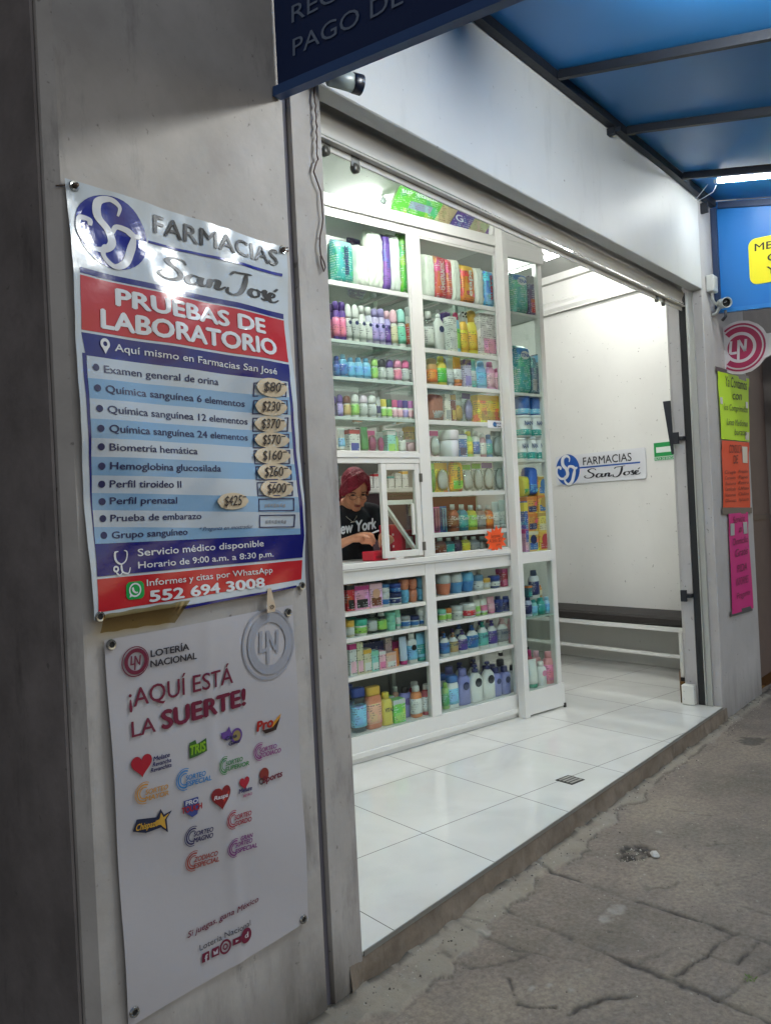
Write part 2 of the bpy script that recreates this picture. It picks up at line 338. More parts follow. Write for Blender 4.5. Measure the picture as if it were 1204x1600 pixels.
# right pillar with the jamb and the slot for the shutter guide
rp = [(5.395, 1.71), (6.27, 1.71), (6.285, 1.72), (6.285, 2.08), (6.62, 2.14), (6.62, 2.36), (6.455, 2.285), (5.40, 1.95), (5.39, 1.93), (5.39, 1.866), (5.46, 1.866), (5.46, 1.816), (5.39, 1.816), (5.39, 1.715)]
MB().prism(rp, GZ-.1, 2.69).build('pillar', PILR, bld)
MB().prism([(5.402, 1.712), (6.27, 1.712), (6.285, 2.08), (6.62, 2.14), (6.62, 2.362), (6.455, 2.287), (5.402, 1.952)], 2.6905, 6.0).build('pillar', PILR, bld)
MB().box(5.392, 5.458, 1.818, 1.864, 0, 2.69).build('slot_shade_fill', mat('16181c', .6), bld)  # near-black filling, paints the shade deep inside the slot
mb = MB(); mb.box(5.366, 5.3895, 1.767, 1.773, .003, 2.69); mb.box(5.366, 5.3895, 1.806, 1.812, .003, 2.69); mb.box(5.384, 5.3895, 1.773, 1.806, .003, 2.69)
mb.build('shutter_guide', ALU, bld)
MB().box(5.34, 5.3892, 1.875, 1.955, .002, .13, bev=.004).build('corner_block', WALLW, bld)
mb = MB(); mb.box(1.866, 1.89, 1.80, 1.806, .003, 2.69); mb.box(1.866, 1.89, 1.84, 1.846, .003, 2.69); mb.build('shutter_guide', ALU, bld)
# fascia, upper wall, header
MB().box(1.8655, 5.398, 1.7102, 1.785, 2.69, 3.36, bev=.004).build('fascia', FASC, bld)
MB().box(1.8655, 5.4015, 1.713, 1.80, 3.3605, 6.0).build('upper_wall', PILL, bld)
MB().box(1.87, 5.385, 2.05, 2.14, 2.86, 3.41).build('header', WALLW, bld)
MB().box(1.87, 5.385, 1.80, 2.05, 3.385, 3.42).build('shutter_box_lid', WALLW, bld)
# inside walls
def uvbox(mb, u0, u1, v0, v1, z0, z1, mi=0, bev=0):
    t = MB(); t.box(u0, u1, v0, v1, z0, z1, 0, bev); mb.add([W(*p) for p in t.v], t.f, mi)
mb = MB(); uvbox(mb, 5.88, 6.03, 3.35, 7.2, -.1, 3.45); mb.build('inner_wall', WALLW, bld)
mb = MB(); uvbox(mb, .9, 5.879, 7.0, 7.2, -.1, 3.45); mb.build('back_wall', mat('a9aca8', .8, var=.04, bscale=3), bld)
mb = MB(); uvbox(mb, .75, .9, 2.0, 7.2, -.1, 3.45); mb.build('inner_wall', WALLW, bld)
mb = MB(); mb.prism([tuple(W(.75, 7.2)[:2]), (1.0, 2.301), (1.86, 2.301), (1.86, 1.803), (5.4, 1.803), (5.4, 2.301), tuple(W(6.03, 3.3)[:2]), tuple(W(6.03, 7.2)[:2])], 3.4205, 3.56)
mb.build('light_seal_slab', WALLW, bld)  # unseen slab, added to keep sky light from leaking into the shop
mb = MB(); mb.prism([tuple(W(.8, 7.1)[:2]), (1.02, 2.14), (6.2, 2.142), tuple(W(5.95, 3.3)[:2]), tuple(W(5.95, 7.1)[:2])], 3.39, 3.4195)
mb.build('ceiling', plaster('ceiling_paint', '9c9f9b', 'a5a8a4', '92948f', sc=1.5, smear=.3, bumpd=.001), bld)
# beam along the right wall under the ceiling, with the crack above it
mb = MB(); uvbox(mb, 5.84, 5.8795, 2.6, 6.99, 3.06, 3.322, bev=.004); uvbox(mb, 5.80, 5.8795, 2.6, 6.99, 3.326, 3.389); 
prof = [(5.86, 3.06), (5.835, 3.075), (5.82, 3.10), (5.825, 3.125), (5.815, 3.15), (5.8395, 3.17), (5.8395, 3.06)]
a0 = [W(u, 2.6, z) for u, z in prof]; a1 = [W(u, 6.99, z) for u, z in prof]; n = len(prof)
mb.add(a0+a1, [tuple(range(n)), tuple(range(2*n-1, n-1, -1))] + [(i, (i+1) % n, n+(i+1) % n, n+i) for i in range(n)])
mb.build('cornice', WALLW, bld)
MB_ = MB(); uvbox(MB_, 5.865, 5.8793, 3.45, 6.98, .001, .085, bev=.002); MB_.build('skirting', mat('d8d8d2', .2, var=.02), bld)

# ---- shop floor: white porcelain tiles 60 x 60 cm, joints turned with the shop
m, nt_, b = newmat('white_porcelain_tiles'); N = nt_.nodes; Lk = nt_.links.new
tc = N.new('ShaderNodeTexCoord'); sp = N.new('ShaderNodeSeparateXYZ'); Lk(tc.outputs['Object'], sp.inputs[0])
def mth(op, a, bb=None):
    n = N.new('ShaderNodeMath'); n.operation = op
    for i, v in enumerate((a, bb)):
        if v is None: continue
        if isinstance(v, (int, float)): n.inputs[i].default_value = v
        else: Lk(v, n.inputs[i])
    return n.outputs[0]
def joint(o, off): return mth('LESS_THAN', mth('ABSOLUTE', mth('SUBTRACT', mth('FRACT', mth('DIVIDE', mth('SUBTRACT', o, off-.3), .6)), .5)), .0030)
j = mth('MAXIMUM', joint(sp.outputs[0], 2.245), joint(sp.outputs[1], 2.605))
nn = N.new('ShaderNodeTexNoise'); nn.inputs['Scale'].default_value = 2.5; nn.inputs['Detail'].default_value = 8; nn.inputs['Distortion'].default_value = 1.2; Lk(tc.outputs['Object'], nn.inputs[0])
cr = N.new('ShaderNodeValToRGB'); cr.color_ramp.elements[0].color = (*lin('d0d1cb'), 1); cr.color_ramp.elements[1].color = (*lin('d9dad4'), 1); cr.color_ramp.elements[0].position = .3; cr.color_ramp.elements[1].position = .6; Lk(nn.outputs[0], cr.inputs[0])
n2 = N.new('ShaderNodeTexNoise'); n2.inputs['Scale'].default_value = 17; n2.inputs['Detail'].default_value = 5; n2.inputs['Roughness'].default_value = .75; Lk(tc.outputs['Object'], n2.inputs[0])
r2 = N.new('ShaderNodeValToRGB'); r2.color_ramp.elements[0].position = .66; r2.color_ramp.elements[1].position = .76; r2.color_ramp.elements[0].color = (0, 0, 0, 1); r2.color_ramp.elements[1].color = (.45, .45, .45, 1); Lk(n2.outputs[0], r2.inputs[0])
m1 = N.new('ShaderNodeMix'); m1.data_type = 'RGBA'; Lk(r2.outputs[0], m1.inputs['Factor']); Lk(cr.outputs[0], m1.inputs['A']); m1.inputs['B'].default_value = (*lin('6f6c66'), 1)
m2 = N.new('ShaderNodeMix'); m2.data_type = 'RGBA'; Lk(j, m2.inputs['Factor']); Lk(m1.outputs['Result'], m2.inputs['A']); m2.inputs['B'].default_value = (*lin('55524c'), 1)
Lk(m2.outputs['Result'], b.inputs['Base Color'])
rr = mth('ADD', mth('MULTIPLY', nn.outputs[0], .10), .02); rr = mth('MAXIMUM', rr, mth('MULTIPLY', j, .8)); Lk(rr, b.inputs['Roughness'])
bp = N.new('ShaderNodeBump'); bp.inputs['Distance'].default_value = .002; bp.inputs['Strength'].default_value = .6; Lk(mth('SUBTRACT', 1.0, j), bp.inputs['Height']); Lk(bp.outputs[0], b.inputs['Normal'])
TILE = m
fp = [(1.866, 1.713), (5.3885, 1.713), (5.3885, 1.98), (6.42, 2.36), tuple(W(5.95, 3.3)[:2]), tuple(W(5.95, 7.05)[:2]), tuple(W(.8, 7.05)[:2]), (1.0, 2.32), (1.866, 2.32)]
fu = [uv(Vector((x, y, 0))) for x, y in fp]
fo = MB().prism(fu, -.012, 0).build('floor', TILE); fo.rotation_euler = (0, 0, A); struct(fo)
CONC = plaster('step_concrete', '6a5f53', '85796b', '2e2923', sc=12, smear=1.0, bumpd=.02, rough=.85)
STEPL = MB()
def stepf(s, t):
    x = 1.80+3.66*s; z = -.02*0 + (-.011) - t*(.14); y = 1.711 - .012*t + .006*math.sin(x*9+t*5)*t + .005*math.sin(x*31)*t + .004*math.sin(x*57+2)*t
    return (x, y, z)
STEPL.grid(stepf, 260, 8); STEPL.build('doorstep', CONC, bld)
mb = MB(); mb.box(1.868, 5.386, 1.7075, 1.7125, -.014, .0012); mb.build('threshold_trim', mat('8f8f8a', .35, .5), bld)

# ---- sidewalk: fine height field with carved lines, cement patches along the step
rng = np.random.default_rng(3)
def vnoise(x, y, s, seed):
    r = np.random.default_rng(seed).random((64, 64)); gx = x*s; gy = y*s; ix = np.floor(gx).astype(int); iy = np.floor(gy).astype(int)
    fx = gx-ix; fy = gy-iy; fx = fx*fx*(3-2*fx); fy = fy*fy*(3-2*fy); g = lambda a, b: r[a % 64, b % 64]
    return (g(ix, iy)*(1-fx)+g(ix+1, iy)*fx)*(1-fy)+(g(ix, iy+1)*(1-fx)+g(ix+1, iy+1)*fx)*fy
def fbm(x, y, s, seed, o=4): return sum(vnoise(x, y, s*2**k, seed+k)/2**k for k in range(o))/(2-2**(1-o))
X0, X1, Y0, Y1 = .9, 8.0, -.2, 1.76; NX, NY = 1014, 280
xs = np.linspace(X0, X1, NX+1); ys = np.linspace(Y0, Y1, NY+1); GX, GY = np.meshgrid(xs, ys)
zz = GZ + .010*(fbm(GX, GY, 1.6, 10)-.5) + .006*(fbm(GX, GY, 9, 20)-.5) + .0035*(fbm(GX, GY, 38, 27, 2)-.5)
dirt = np.zeros_like(zz); cem = np.zeros_like(zz); blob = np.zeros_like(zz)
def gpt(p): q = onZ(p[0], p[1], GZ); return (q.x, q.y)
LINES = [([(800,1338),(845,1352),(860,1361.4),(925.7,1383),(994,1407),(1060,1428.6),(1097,1443),(1145.7,1458.6),(1204,1477),(1260,1492)], .008, .010),
 ([(792,1424),(860,1451),(897,1470),(943,1488.6),(988.6,1507),(1031,1525.7),(1065.7,1541),(1117,1560),(1174,1585.7),(1220,1607)], .008, .011),
 ([(1141,1458.6),(1103,1493),(1057,1525.7)], .007, .008), ([(1185.7,1475.7),(1165,1490),(1151,1503)], .008, .007), ([(1031,1465.7),(1097,1490),(1148.6,1504)], .005, .005),
 ([(1117,1560),(1131,1555.7),(1151,1543),(1171,1528.6),(1204,1512)], .008, .009), ([(886,1583),(931,1565.7),(960,1558.6),(988.6,1555.7)], .008, .010), ([(860,1493),(900,1498.6),(940,1515.7)], .005, .006),
 ([(795,1529),(803,1555),(810,1570),(845,1579),(868,1573)], .007, .009), ([(693,1491),(734,1512),(781,1509),(824.5,1491)], .004, .006), ([(931,1468.6),(950,1458),(968.6,1444)], .004, .004),
 ([(997,1505.7),(1025,1494),(1048.6,1477)], .004, .004), ([(874,1497),(800,1482),(700,1440)], .003, .003), ([(1010,1388),(1040,1387),(1060,1378)], .005, .004), ([(1070,1324),(1090,1338),(1098,1352)], .004, .004),
 ([(1100,1322),(1150,1318)], .004, .004), ([(1120,1384),(1180,1368)], .004, .004), ([(1160,1416),(1204,1430)], .004, .005), ([(1110,1360),(1135,1360)], .005, .004), ([(640,1420),(690,1437),(760,1443)], .004, .004), ([(1050,1265),(1110,1275)], .004, .004)]
for pts, dep, wd in LINES:
    strong = dep >= .007; dep *= .62; wd = max(wd*.9, .0075)
    P = [np.array(gpt(p)) for p in pts]
    for a, b2 in zip(P[:-1], P[1:]):
        ab = b2-a; L2 = ab@ab
        t = np.clip(((GX-a[0])*ab[0]+(GY-a[1])*ab[1])/L2, 0, 1)
        wob = (fbm(GX, GY, 14, 41, 3)-.5)*.03
        d = np.hypot(GX-a[0]-t*ab[0]+wob, GY-a[1]-t*ab[1]+wob)
        ww = wd*(.45+1.2*vnoise(GX, GY, 11, 60))
        g = np.exp(-(d/ww)**2); zz -= dep*g; dirt = np.maximum(dirt, g*(.9 if strong else .5)*np.clip(fbm(GX, GY, 9, 33)*2.4-.35, 0, 1))
# cement skirt along the step
ds = 1.712-GY; nz = fbm(GX, GY, 6, 70, 4); edge = .045+.17*np.clip((4.8-GX)/3, .15, 1)*np.clip(nz*2.1-.55, 0, 1.3)
cem = np.clip((edge-ds)/.012, 0, 1); cem *= np.clip(fbm(GX, GY, 13, 80)*2.6-.4, 0, 1)*.7+.3; cem *= (GX < 6.3)*1.0
zz += cem*.010 + np.clip(1-ds/.05, 0, 1)*.018*nz; dirt = np.maximum(dirt, np.clip(1-np.abs(ds)/.03, 0, 1)*(fbm(GX, GY, 20, 90) > .42)*.85)
edgeline = np.exp(-((edge-ds)/.006)**2)*(GX < 4.9); dirt = np.maximum(dirt, edgeline*.55*(fbm(GX, GY, 7, 95) > .45))
def spot(p, rx, ry, fn, seed=0):
    c = gpt(p); d = np.hypot((GX-c[0])/rx, (GY-c[1])/ry) + (fbm(GX, GY, 26, 100+seed, 3)-.5)*1.3; return np.clip((1-d)*4, 0, 1)*1.0
h1 = spot((992, 1331), .095, .06, None, 1); zz -= h1*.012*(.5+fbm(GX, GY, 40, 210)); dirt = np.maximum(dirt, h1*.9*np.clip(fbm(GX, GY, 34, 205)*2.2-.3, 0, 1))
for p, rx, ry, sd in [((963,1420), .055, .04, 2), ((948,1436), .04, .03, 3), ((1000,1500), .012, .01, 4), ((830,1545), .02, .012, 5), ((857,1540), .018, .012, 6), ((892,1548), .014, .01, 7), ((757,1458), .05, .04, 8), ((930,1298), .02, .02, 9), ((1080,1270), .02, .015, 10), ((1030,1300), .02, .02, 11)]:
    blob = np.maximum(blob, .6*spot(p, rx*.8, ry*.8, None, sd)*np.clip(fbm(GX, GY, 45, 300)*2.6-.5, 0, 1))
h2 = spot((1175, 1158), .10, .08, None, 13); dirt = np.maximum(dirt, h2*.6)
for k in range(260):
    cx_, cy_ = rng.uniform(1.4, 6.5), rng.uniform(0.2, 1.7); r_ = rng.uniform(.004, .010)
    i0 = int((cx_-X0)/.007); j0 = int((cy_-Y0)/.007); 
    if 2 < j0 < NY-2: (blob if rng.random() < .55 else dirt)[j0, i0] = rng.uniform(.4, .9)
me = bpy.data.meshes.new('sidewalk'); nv = (NX+1)*(NY+1)
me.vertices.add(nv); me.vertices.foreach_set('co', np.stack([GX, GY, zz], -1).ravel())
idx = np.arange(nv).reshape(NY+1, NX+1); q = np.stack([idx[:-1, :-1], idx[:-1, 1:], idx[1:, 1:], idx[1:, :-1]], -1).reshape(-1, 4)
me.loops.add(q.size); me.loops.foreach_set('vertex_index', q.ravel()); me.polygons.add(len(q)); me.polygons.foreach_set('loop_start', np.arange(0, q.size, 4)); me.polygons.foreach_set('use_smooth', [True]*len(q))
me.update(calc_edges=True)
at = me.color_attributes.new('wear', 'FLOAT_COLOR', 'POINT'); at.data.foreach_set('color', np.stack([dirt, cem, blob, np.ones_like(dirt)], -1).ravel())
m, nt_, b = newmat('worn_stamped_concrete'); N = nt_.nodes; Lk = nt_.links.new
tc = N.new('ShaderNodeTexCoord'); va = N.new('ShaderNodeVertexColor'); va.layer_name = 'wear'; sp = N.new('ShaderNodeSeparateColor'); Lk(va.outputs[0], sp.inputs[0])
na = N.new('ShaderNodeTexNoise'); na.inputs['Scale'].default_value = 2.2; na.inputs['Detail'].default_value = 10; na.inputs['Roughness'].default_value = .68; Lk(tc.outputs['Object'], na.inputs[0])
ra = N.new('ShaderNodeValToRGB'); e = ra.color_ramp.elements; e[0].position = .32; e[0].color = (*lin('6a6358'), 1); e[1].position = .70; e[1].color = (*lin('938878'), 1); e2 = e.new(.5); e2.color = (*lin('80766b'), 1); Lk(na.outputs[0], ra.inputs[0])
nb = N.new('ShaderNodeTexNoise'); nb.inputs['Scale'].default_value = 55; nb.inputs['Detail'].default_value = 6; nb.inputs['Roughness'].default_value = .7; Lk(tc.outputs['Object'], nb.inputs[0])
mxa = N.new('ShaderNodeMix'); mxa.data_type = 'RGBA'; mxa.blend_type = 'OVERLAY'; mxa.inputs['Factor'].default_value = .8; Lk(ra.outputs[0], mxa.inputs['A']); Lk(nb.outputs[0], mxa.inputs['B'])
prev = mxa.outputs['Result']
for out, colr in ((sp.outputs[1], '8f887a'), (sp.outputs[2], 'a5a298'), (sp.outputs[0], '2b2824')):
    mm = N.new('ShaderNodeMix'); mm.data_type = 'RGBA'; Lk(out, mm.inputs['Factor']); Lk(prev, mm.inputs['A']); mm.inputs['B'].default_value = (*lin(colr), 1); prev = mm.outputs['Result']
Lk(prev, b.inputs['Base Color']); b.inputs['Roughness'].default_value = .72; b.inputs['Specular IOR Level'].default_value = .35
bp = N.new('ShaderNodeBump'); bp.inputs['Distance'].default_value = .006; bp.inputs['Strength'].default_value = .8; Lk(nb.outputs[0], bp.inputs['Height']); Lk(bp.outputs[0], b.inputs['Normal'])
me.materials.append(m); sw = bpy.data.objects.new('sidewalk', me); COL.objects.link(sw); struct(sw)
rd = MB(); rd.box(-60, 80, -60, Y0+.001, GZ-.3, GZ-.012); rd.box(-60, X0+.01, Y0+.0012, 4, GZ-.3, GZ-.0125); rd.box(X1-.01, 80, Y0+.0012, 4, GZ-.3, GZ-.0125)
struct(rd.build('ground', mat('5c5852', .85, bump=.3, bscale=20, var=.2, key='asphalt_and_pavement')))

# loose grit and crumbs of mortar along the step and in the hole
mb = MB(); rp_ = random.Random(21)
for k_ in range(1500):
    if k_ < 620: x = rp_.uniform(1.7, 6.2); y = 1.70-abs(rp_.gauss(0, .055)); r_ = rp_.uniform(.0015, .0055)
    elif k_ < 700: q_ = gpt((992, 1333)); x = q_[0]+rp_.gauss(0, .05); y = q_[1]+rp_.gauss(0, .035); r_ = rp_.uniform(.002, .006)
    else: x = rp_.uniform(1.5, 6.2); y = rp_.uniform(.4, 1.7); r_ = rp_.uniform(.001, .003)
    if y > 1.69: continue
    j_ = int((y-Y0)/(Y1-Y0)*NY); i_ = int((x-X0)/(X1-X0)*NX); z = zz[j_, i_]; a_ = rp_.uniform(0, 6.28); e_ = [rp_.uniform(.6, 1.3)*r_ for _ in range(6)]
    vs = [(x+e_[0]*math.cos(a_), y+e_[0]*math.sin(a_), z), (x-e_[1]*math.sin(a_), y+e_[1]*math.cos(a_), z), (x-e_[2]*math.cos(a_), y-e_[2]*math.sin(a_), z), (x+e_[3]*math.sin(a_), y-e_[3]*math.cos(a_), z), (x, y, z+e_[4])]
    mb.add(vs, [(0, 1, 4), (1, 2, 4), (2, 3, 4), (3, 0, 4)], rp_.choice((0, 0, 1, 2)))
g_ = mb.build('gravel', [mat('8c867a', .9), mat('4a4640', .9), mat('b5b0a4', .9)], fix=False); g_['kind'] = 'stuff'

# ---- shops next door
nb_ = thing('neighbour_building', 'grey plastered building with brown metal door right of the poster pillar', 'building')
mb = MB(); mb.box(6.29, 6.42, 1.80, 1.95, GZ-.05, 2.62); mb.box(6.29, 12, 1.80, 1.95, 2.62, 6); mb.box(7.4, 12, 1.80, 1.95, GZ-.05, 2.62); mb.build('wall', plaster('neighbour_plaster', '7e7874', '8c8682', '5f5955', sc=3), nb_)
dr = MB(); dr.box(6.43, 7.39, 1.88, 1.92, GZ, 2.56); 
dr.build('door', mat('63524b', .6, var=.15, bscale=9), nb_)
mb = MB(); mb.box(6.421, 6.47, 1.83, 1.879, GZ, 2.615); mb.box(6.4705, 7.399, 1.83, 1.879, 2.56, 2.615); mb.box(6.52, 7.35, 1.865, 1.8795, 1.15, 1.19); mb.build('door_frame', mat('4d3f3a', .5), nb_)
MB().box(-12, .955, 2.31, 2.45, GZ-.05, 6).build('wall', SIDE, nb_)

# ================================================================ SHUTTER
sh = thing('roller_shutter', 'grey steel roller shutter rolled up under the fascia above the entrance', 'shutter', (0, 0, 0))
def shf(s, t):
    z = 2.615 + .60*t; x = 1.872+3.506*s; return (x, 1.828 + .006*math.sin(2*math.pi*(z/.075)), z)
MB().grid(shf, 1, 96).build('slat_curtain', mat('c9c7c1', .6, .0, key='shutter_paint', var=.12, bscale=6), sh)
mb = MB(); mb.box(1.87, 5.384, 1.815, 1.862, 2.598, 2.604, bev=.001); mb.box(1.87, 5.384, 1.857, 1.862, 2.6045, 2.634); mb.box(1.87, 5.384, 1.8395, 1.846, 2.575, 2.597)
mb.build('bottom_bar', mat('c4c2bc', .5, .0, var=.12, bscale=8), sh)
for (x, z) in ((2.02, 2.56), (2.17, 2.545), (4.95, 2.565), (5.06, 2.56)):
    mb = MB(); mb.tube([(x, 1.835, z+.012), (x, 1.850, z+.012)], .018, 12); mb.box(x-.022, x+.022, 1.838, 1.842, z+.015, 2.5975); mb.build('lock_tab', STEEL, sh)
# latch arm and pin on the right jamb
for z0, long_ in ((1.745, 1), (.715, 0)):
    lt = thing('shutter_latch', 'dark latch with long hinged arm on the right jamb' if long_ else 'small dark latch pin low on the right jamb above the bench', 'latch', (5.36, 1.89, z0), group='latches on the right jamb')
    MB().box(-.02, .035, -.03, .012, -.012, .012, bev=.002).build('pin', DARKSTEEL, lt)
    mb = MB(); mb.box(-.035, -.021, -.005, .035, -.035, .04, bev=.002); mb.build('plate', DARKSTEEL, lt)
    if long_: MB().slab([(-.036, .03, -.10), (-.036, .045, -.10), (-.036, .085, .25), (-.036, .035, .25)], (.006, 0, 0)).build('arm', DARKSTEEL, lt)

# ================================================================ AWNING
AW = lambda Y: 3.305-.205*(1.71-Y)          # height of the awning sheet underside
aw = thing('awning', 'blue sheet metal awning on dark steel beams above the pharmacy entrance', 'awning')
BLUE = mat('2470ae', .36, 0, .5, key='glossy_blue_awning_paint', bump=.12, bscale=2.2, var=.14)
mb = MB(); mb.slab([(1.69, 1.705, AW(1.705)+.02), (5.64, 1.705, AW(1.705)+.02), (5.64, -.1, AW(-.1)+.02), (1.69, -.1, AW(-.1)+.02)], (0, 0, .02)); mb.build('roof_sheet', BLUE, aw)
def beamobj(a, b2, w_, h_, nm='beam', m_=DARKSTEEL): MB().beam(a, b2, w_, h_, up=(0, 0, 1)).build(nm, m_, aw)
beamobj((1.70, 1.685, 3.295), (5.63, 1.685, 3.295), .035, .045, 'wall_rail')
for x in (1.80, 2.60, 3.41, 4.17, 5.00):
    beamobj((x, 1.66, AW(1.66)-.004), (x, -.08, AW(-.08)-.004), .026, .038)
beamobj((1.70, -.09, AW(-.09)-.004), (5.63, -.09, AW(-.09)-.004), .035, .045, 'front_rail')
mb = MB(); mb.box(4.02, 4.05, 1.668, 1.7095, 3.235, 3.268); mb.box(4.028, 4.036, 1.64, 1.668, 3.24, 3.262); mb.build('bracket', DARKSTEEL, aw)
mb = MB(); mb.box(5.44, 5.46, 1.665, 1.7095, 3.19, 3.255); mb.build('bracket', DARKSTEEL, aw)
# side panel near the camera, lettering on its outer face
botz = lambda Y: 2.60-.075*(1.71-Y)
def sidepanel(x, nm, mt, rim, lab):
    p = thing(nm, lab, 'sign')
    MB().slab([(x, 1.70, botz(1.70)), (x, 1.70, AW(1.70)+.018), (x, -.1, AW(-.1)+.018), (x, -.1, botz(-.1))], (.012, 0, 0)).build('panel', mt, p)
    MB().beam((x-.002, 1.704, botz(1.7)-.012), (x-.002, -.1, botz(-.1)-.012), .032, .028).build('bottom_rim', rim, p)
    return p
UNLIT_BLUE = mat('0a2450', .45, 0, .4, key='unlit_blue_sign_paint', var=.08, bscale=4)  # blue darkened in the colour because this outer face gets no lamp light
p1 = sidepanel(1.675, 'side_sign', UNLIT_BLUE, mat('2c4d80', .4), 'dark blue side sign of the awning, paint and lettering darkened as unlit, top left')
for s, z, y0, L in (('RECARGAS', 2.760, 1.628, .50), ('PAGO DE SERVICIOS', 2.666, 1.630, .87)):
    text(s, (1.673, y0, z), (1.673, y0-L, z-.055*L), .047, mat('6f7c92', .6), p1, up=Vector((0, 0, 1)), eps=.002)  # lettering colour dimmed along with the unlit panel
p2 = sidepanel(5.66, 'side_sign', mat('1b68ad', .38, 0, .5, key='bright_blue_sign_paint', var=.06, bscale=4), mat('2a72b4', .35), 'bright blue side sign with yellow plate at the far end of the awning')
MB().beam((5.655, 1.69, botz(1.69)), (5.655, 1.69, 3.27), .035, .05, up=(1, 0, 0)).build('frame_post', mat('1c2f4e', .5), p2)
MB().beam((5.655, 1.66, AW(1.66)-.012), (5.655, -.09, AW(-.09)-.012), .03, .04).build('top_rail', mat('1c2f4e', .5), p2)
# yellow plate
def rrect(x0, x1, y0, y1, r, n=6):
    out = []
    for cx_, cy_, a0_ in ((x1-r, y1-r, 0), (x0+r, y1-r, 90), (x0+r, y0+r, 180), (x1-r, y0+r, 270)):
        out += [(cx_+r*math.cos(R(a0_+90*k/n)), cy_+r*math.sin(R(a0_+90*k/n))) for k in range(n+1)]
    return out
yp = rrect(.45, 1.487, 2.715, 3.012, .05); yp = [(5.6585, y, z - .03*(1.475-y)) for y, z in yp]
MB().slab(yp, (-.0015, 0, 0)).build('yellow_plate', mat('d8cf1e', .4), p2)
blk = mat('14140c', .5)
for s, y0, y1, z, h in (('MEDICAMENTOS', 1.448, .78, 2.928, .047), ('GENÉRICOS', 1.375, .87, 2.845, .047), ('Y PATENTE', 1.385, .88, 2.765, .047)):
    text(s, (5.656, y0, z), (5.656, y1, z-.03), h, blk, p2, eps=.002, bold=.012)

# tube lamps under the awning: the far one is in view, the near one hangs behind the near side sign
EM_A = emis((.97, 1.0, .98), TUBE_AW); EM_I = emis((1.0, .985, .965), TUBE_IN); EM_W = emis((1.0, .985, .965), TUBE_IN*.40); EM_N = emis((.97, 1.0, .98), TUBE_AW*2.3)
def tubelamp(P0, P1, em, label, grp, r=.021, cond=.014):
    P0, P1 = Vector(P0), Vector(P1); t = thing('tube_lamp', label, 'lamp', P0, group=grp); d = (P1-P0); n_ = d.normalized()
    MB().tube([n_*.02, d-n_*.02], r, 14).build('glass_tube', em, t)
    for a, b2 in ((Vector(), n_*.0195), (d-n_*.0195, d)): MB().tube([a, b2], r*1.1, 14).build('end_cap', mat('b9bbc0', .4), t)
    m_ = MB(); m_.obox(d*.5 + Vector((0, 0, r+.013)), d*.49, n_.cross(Vector((0, 0, 1)))*.014, Vector((0, 0, .011))); m_.build('batten', WHITEMET, t)
    return t
tubelamp(onX(1116, 281, 5.22), onX(1116, 281, 5.22)+Vector((0, -1.2, -.235)), EM_A, 'lit white tube lamp under the far end of the blue awning', 'tube lamps under the awning')
tubelamp((2.66, 1.02, 3.09), (2.66, -.06, 2.87), EM_N, 'lit tube lamp under the near end of the awning behind the dark sign', 'tube lamps under the awning')
wc = MB(); a_ = onX(1112, 283, 5.22)
wc.tube([onX(1118, 290, 5.22), onX(1113, 300, 5.24), onX(1100, 308, 5.28), Vector((5.33, 1.69, 3.235))], .0022, 6); wc.tube([onX(1105, 288, 5.20), onX(1098, 297, 5.26), Vector((5.30, 1.69, 3.24))], .0022, 6)
tag(wc.build('cable', mat('d8dade', .5)), 'thin white loose wires hanging from the far awning tube lamp', 'cable')
tubelamp(W(3.37, 3.98, 3.35), W(3.37, 5.18, 3.35), EM_I, 'lit tube lamp on the ceiling seen through the top of the glass cabinet', 'ceiling tube lamps in the shop')
tubelamp(W(5.26, 3.05, 3.35), W(5.26, 4.25, 3.35), EM_W, 'lit tube lamp on the ceiling right of the glass cabinet', 'ceiling tube lamps in the shop')
tubelamp(W(2.0, 2.80, 3.35), W(3.2, 2.80, 3.35), EM_I, 'lit tube lamp on the ceiling inside the entrance behind the shutter, left one', 'ceiling tube lamps in the shop')
tubelamp(W(3.5, 2.62, 3.35), W(4.7, 2.62, 3.35), EM_I, 'added unseen tube lamp on the ceiling inside the entrance behind the shutter, right one', 'ceiling tube lamps in the shop')  # added hidden lamp, evens out the light on the inner wall

# ================================================================ BANNERS ON THE LEFT PILLAR
def warp1(q):
    x, z = q[0], q[2]
    d = .006*math.sin(x*11+1.3)*math.sin(z*5.2) + .0035*math.sin(x*23+z*9) + .010*max(0, 1-abs(z-2.145)/.10)*math.sin((x-.99)*9.5) + .004*math.sin(z*17+x*6) + .0009*math.sin(x*75+z*38)*max(0, min(1, (z-1.90)/.1)) + .0007*math.sin(x*41-z*66)
    return Vector((q[0], q[1]-.010-d, q[2]))
def warp2(q):
    x, z = q[0], q[2]
    d = .006*math.sin(x*9+.4)*math.sin(z*4.1+1) + .004*math.exp(-((x-1.345-.03*math.sin(z*5))/.022)**2) + .003*math.sin(z*14+x*9)
    return Vector((q[0], q[1]-.008-d, q[2]))
YB = 1.704
VIN = lambda c, r=.20: mat(c, r, 0, .55, key='printed_vinyl', bump=.10, bscale=22)
def bp_(x, y): return onY(x, y, YB)
def quad_into(mb, px, mi, warp, eps=.0006, nx=30, ny=6):
    P = [bp_(*p) for p in px]    # tl, tr, br, bl
    e = Vector((0, -eps, 0))
    mb.grid(lambda s, t: warp(P[3].lerp(P[2], s).lerp(P[0].lerp(P[1], s), t) + e), nx, ny, mi)
bn = thing('pharmacy_banner', 'upper vinyl banner on the pillar listing laboratory test prices in red and blue', 'banner', (0, 0, 0))
mb = MB(); C4 = [(100, 279), (443, 389), (476, 914), (142, 969)]
for k, (mi, q) in enumerate([(0, C4)]): quad_into(mb, q, mi, warp1, 0, 44, 60)
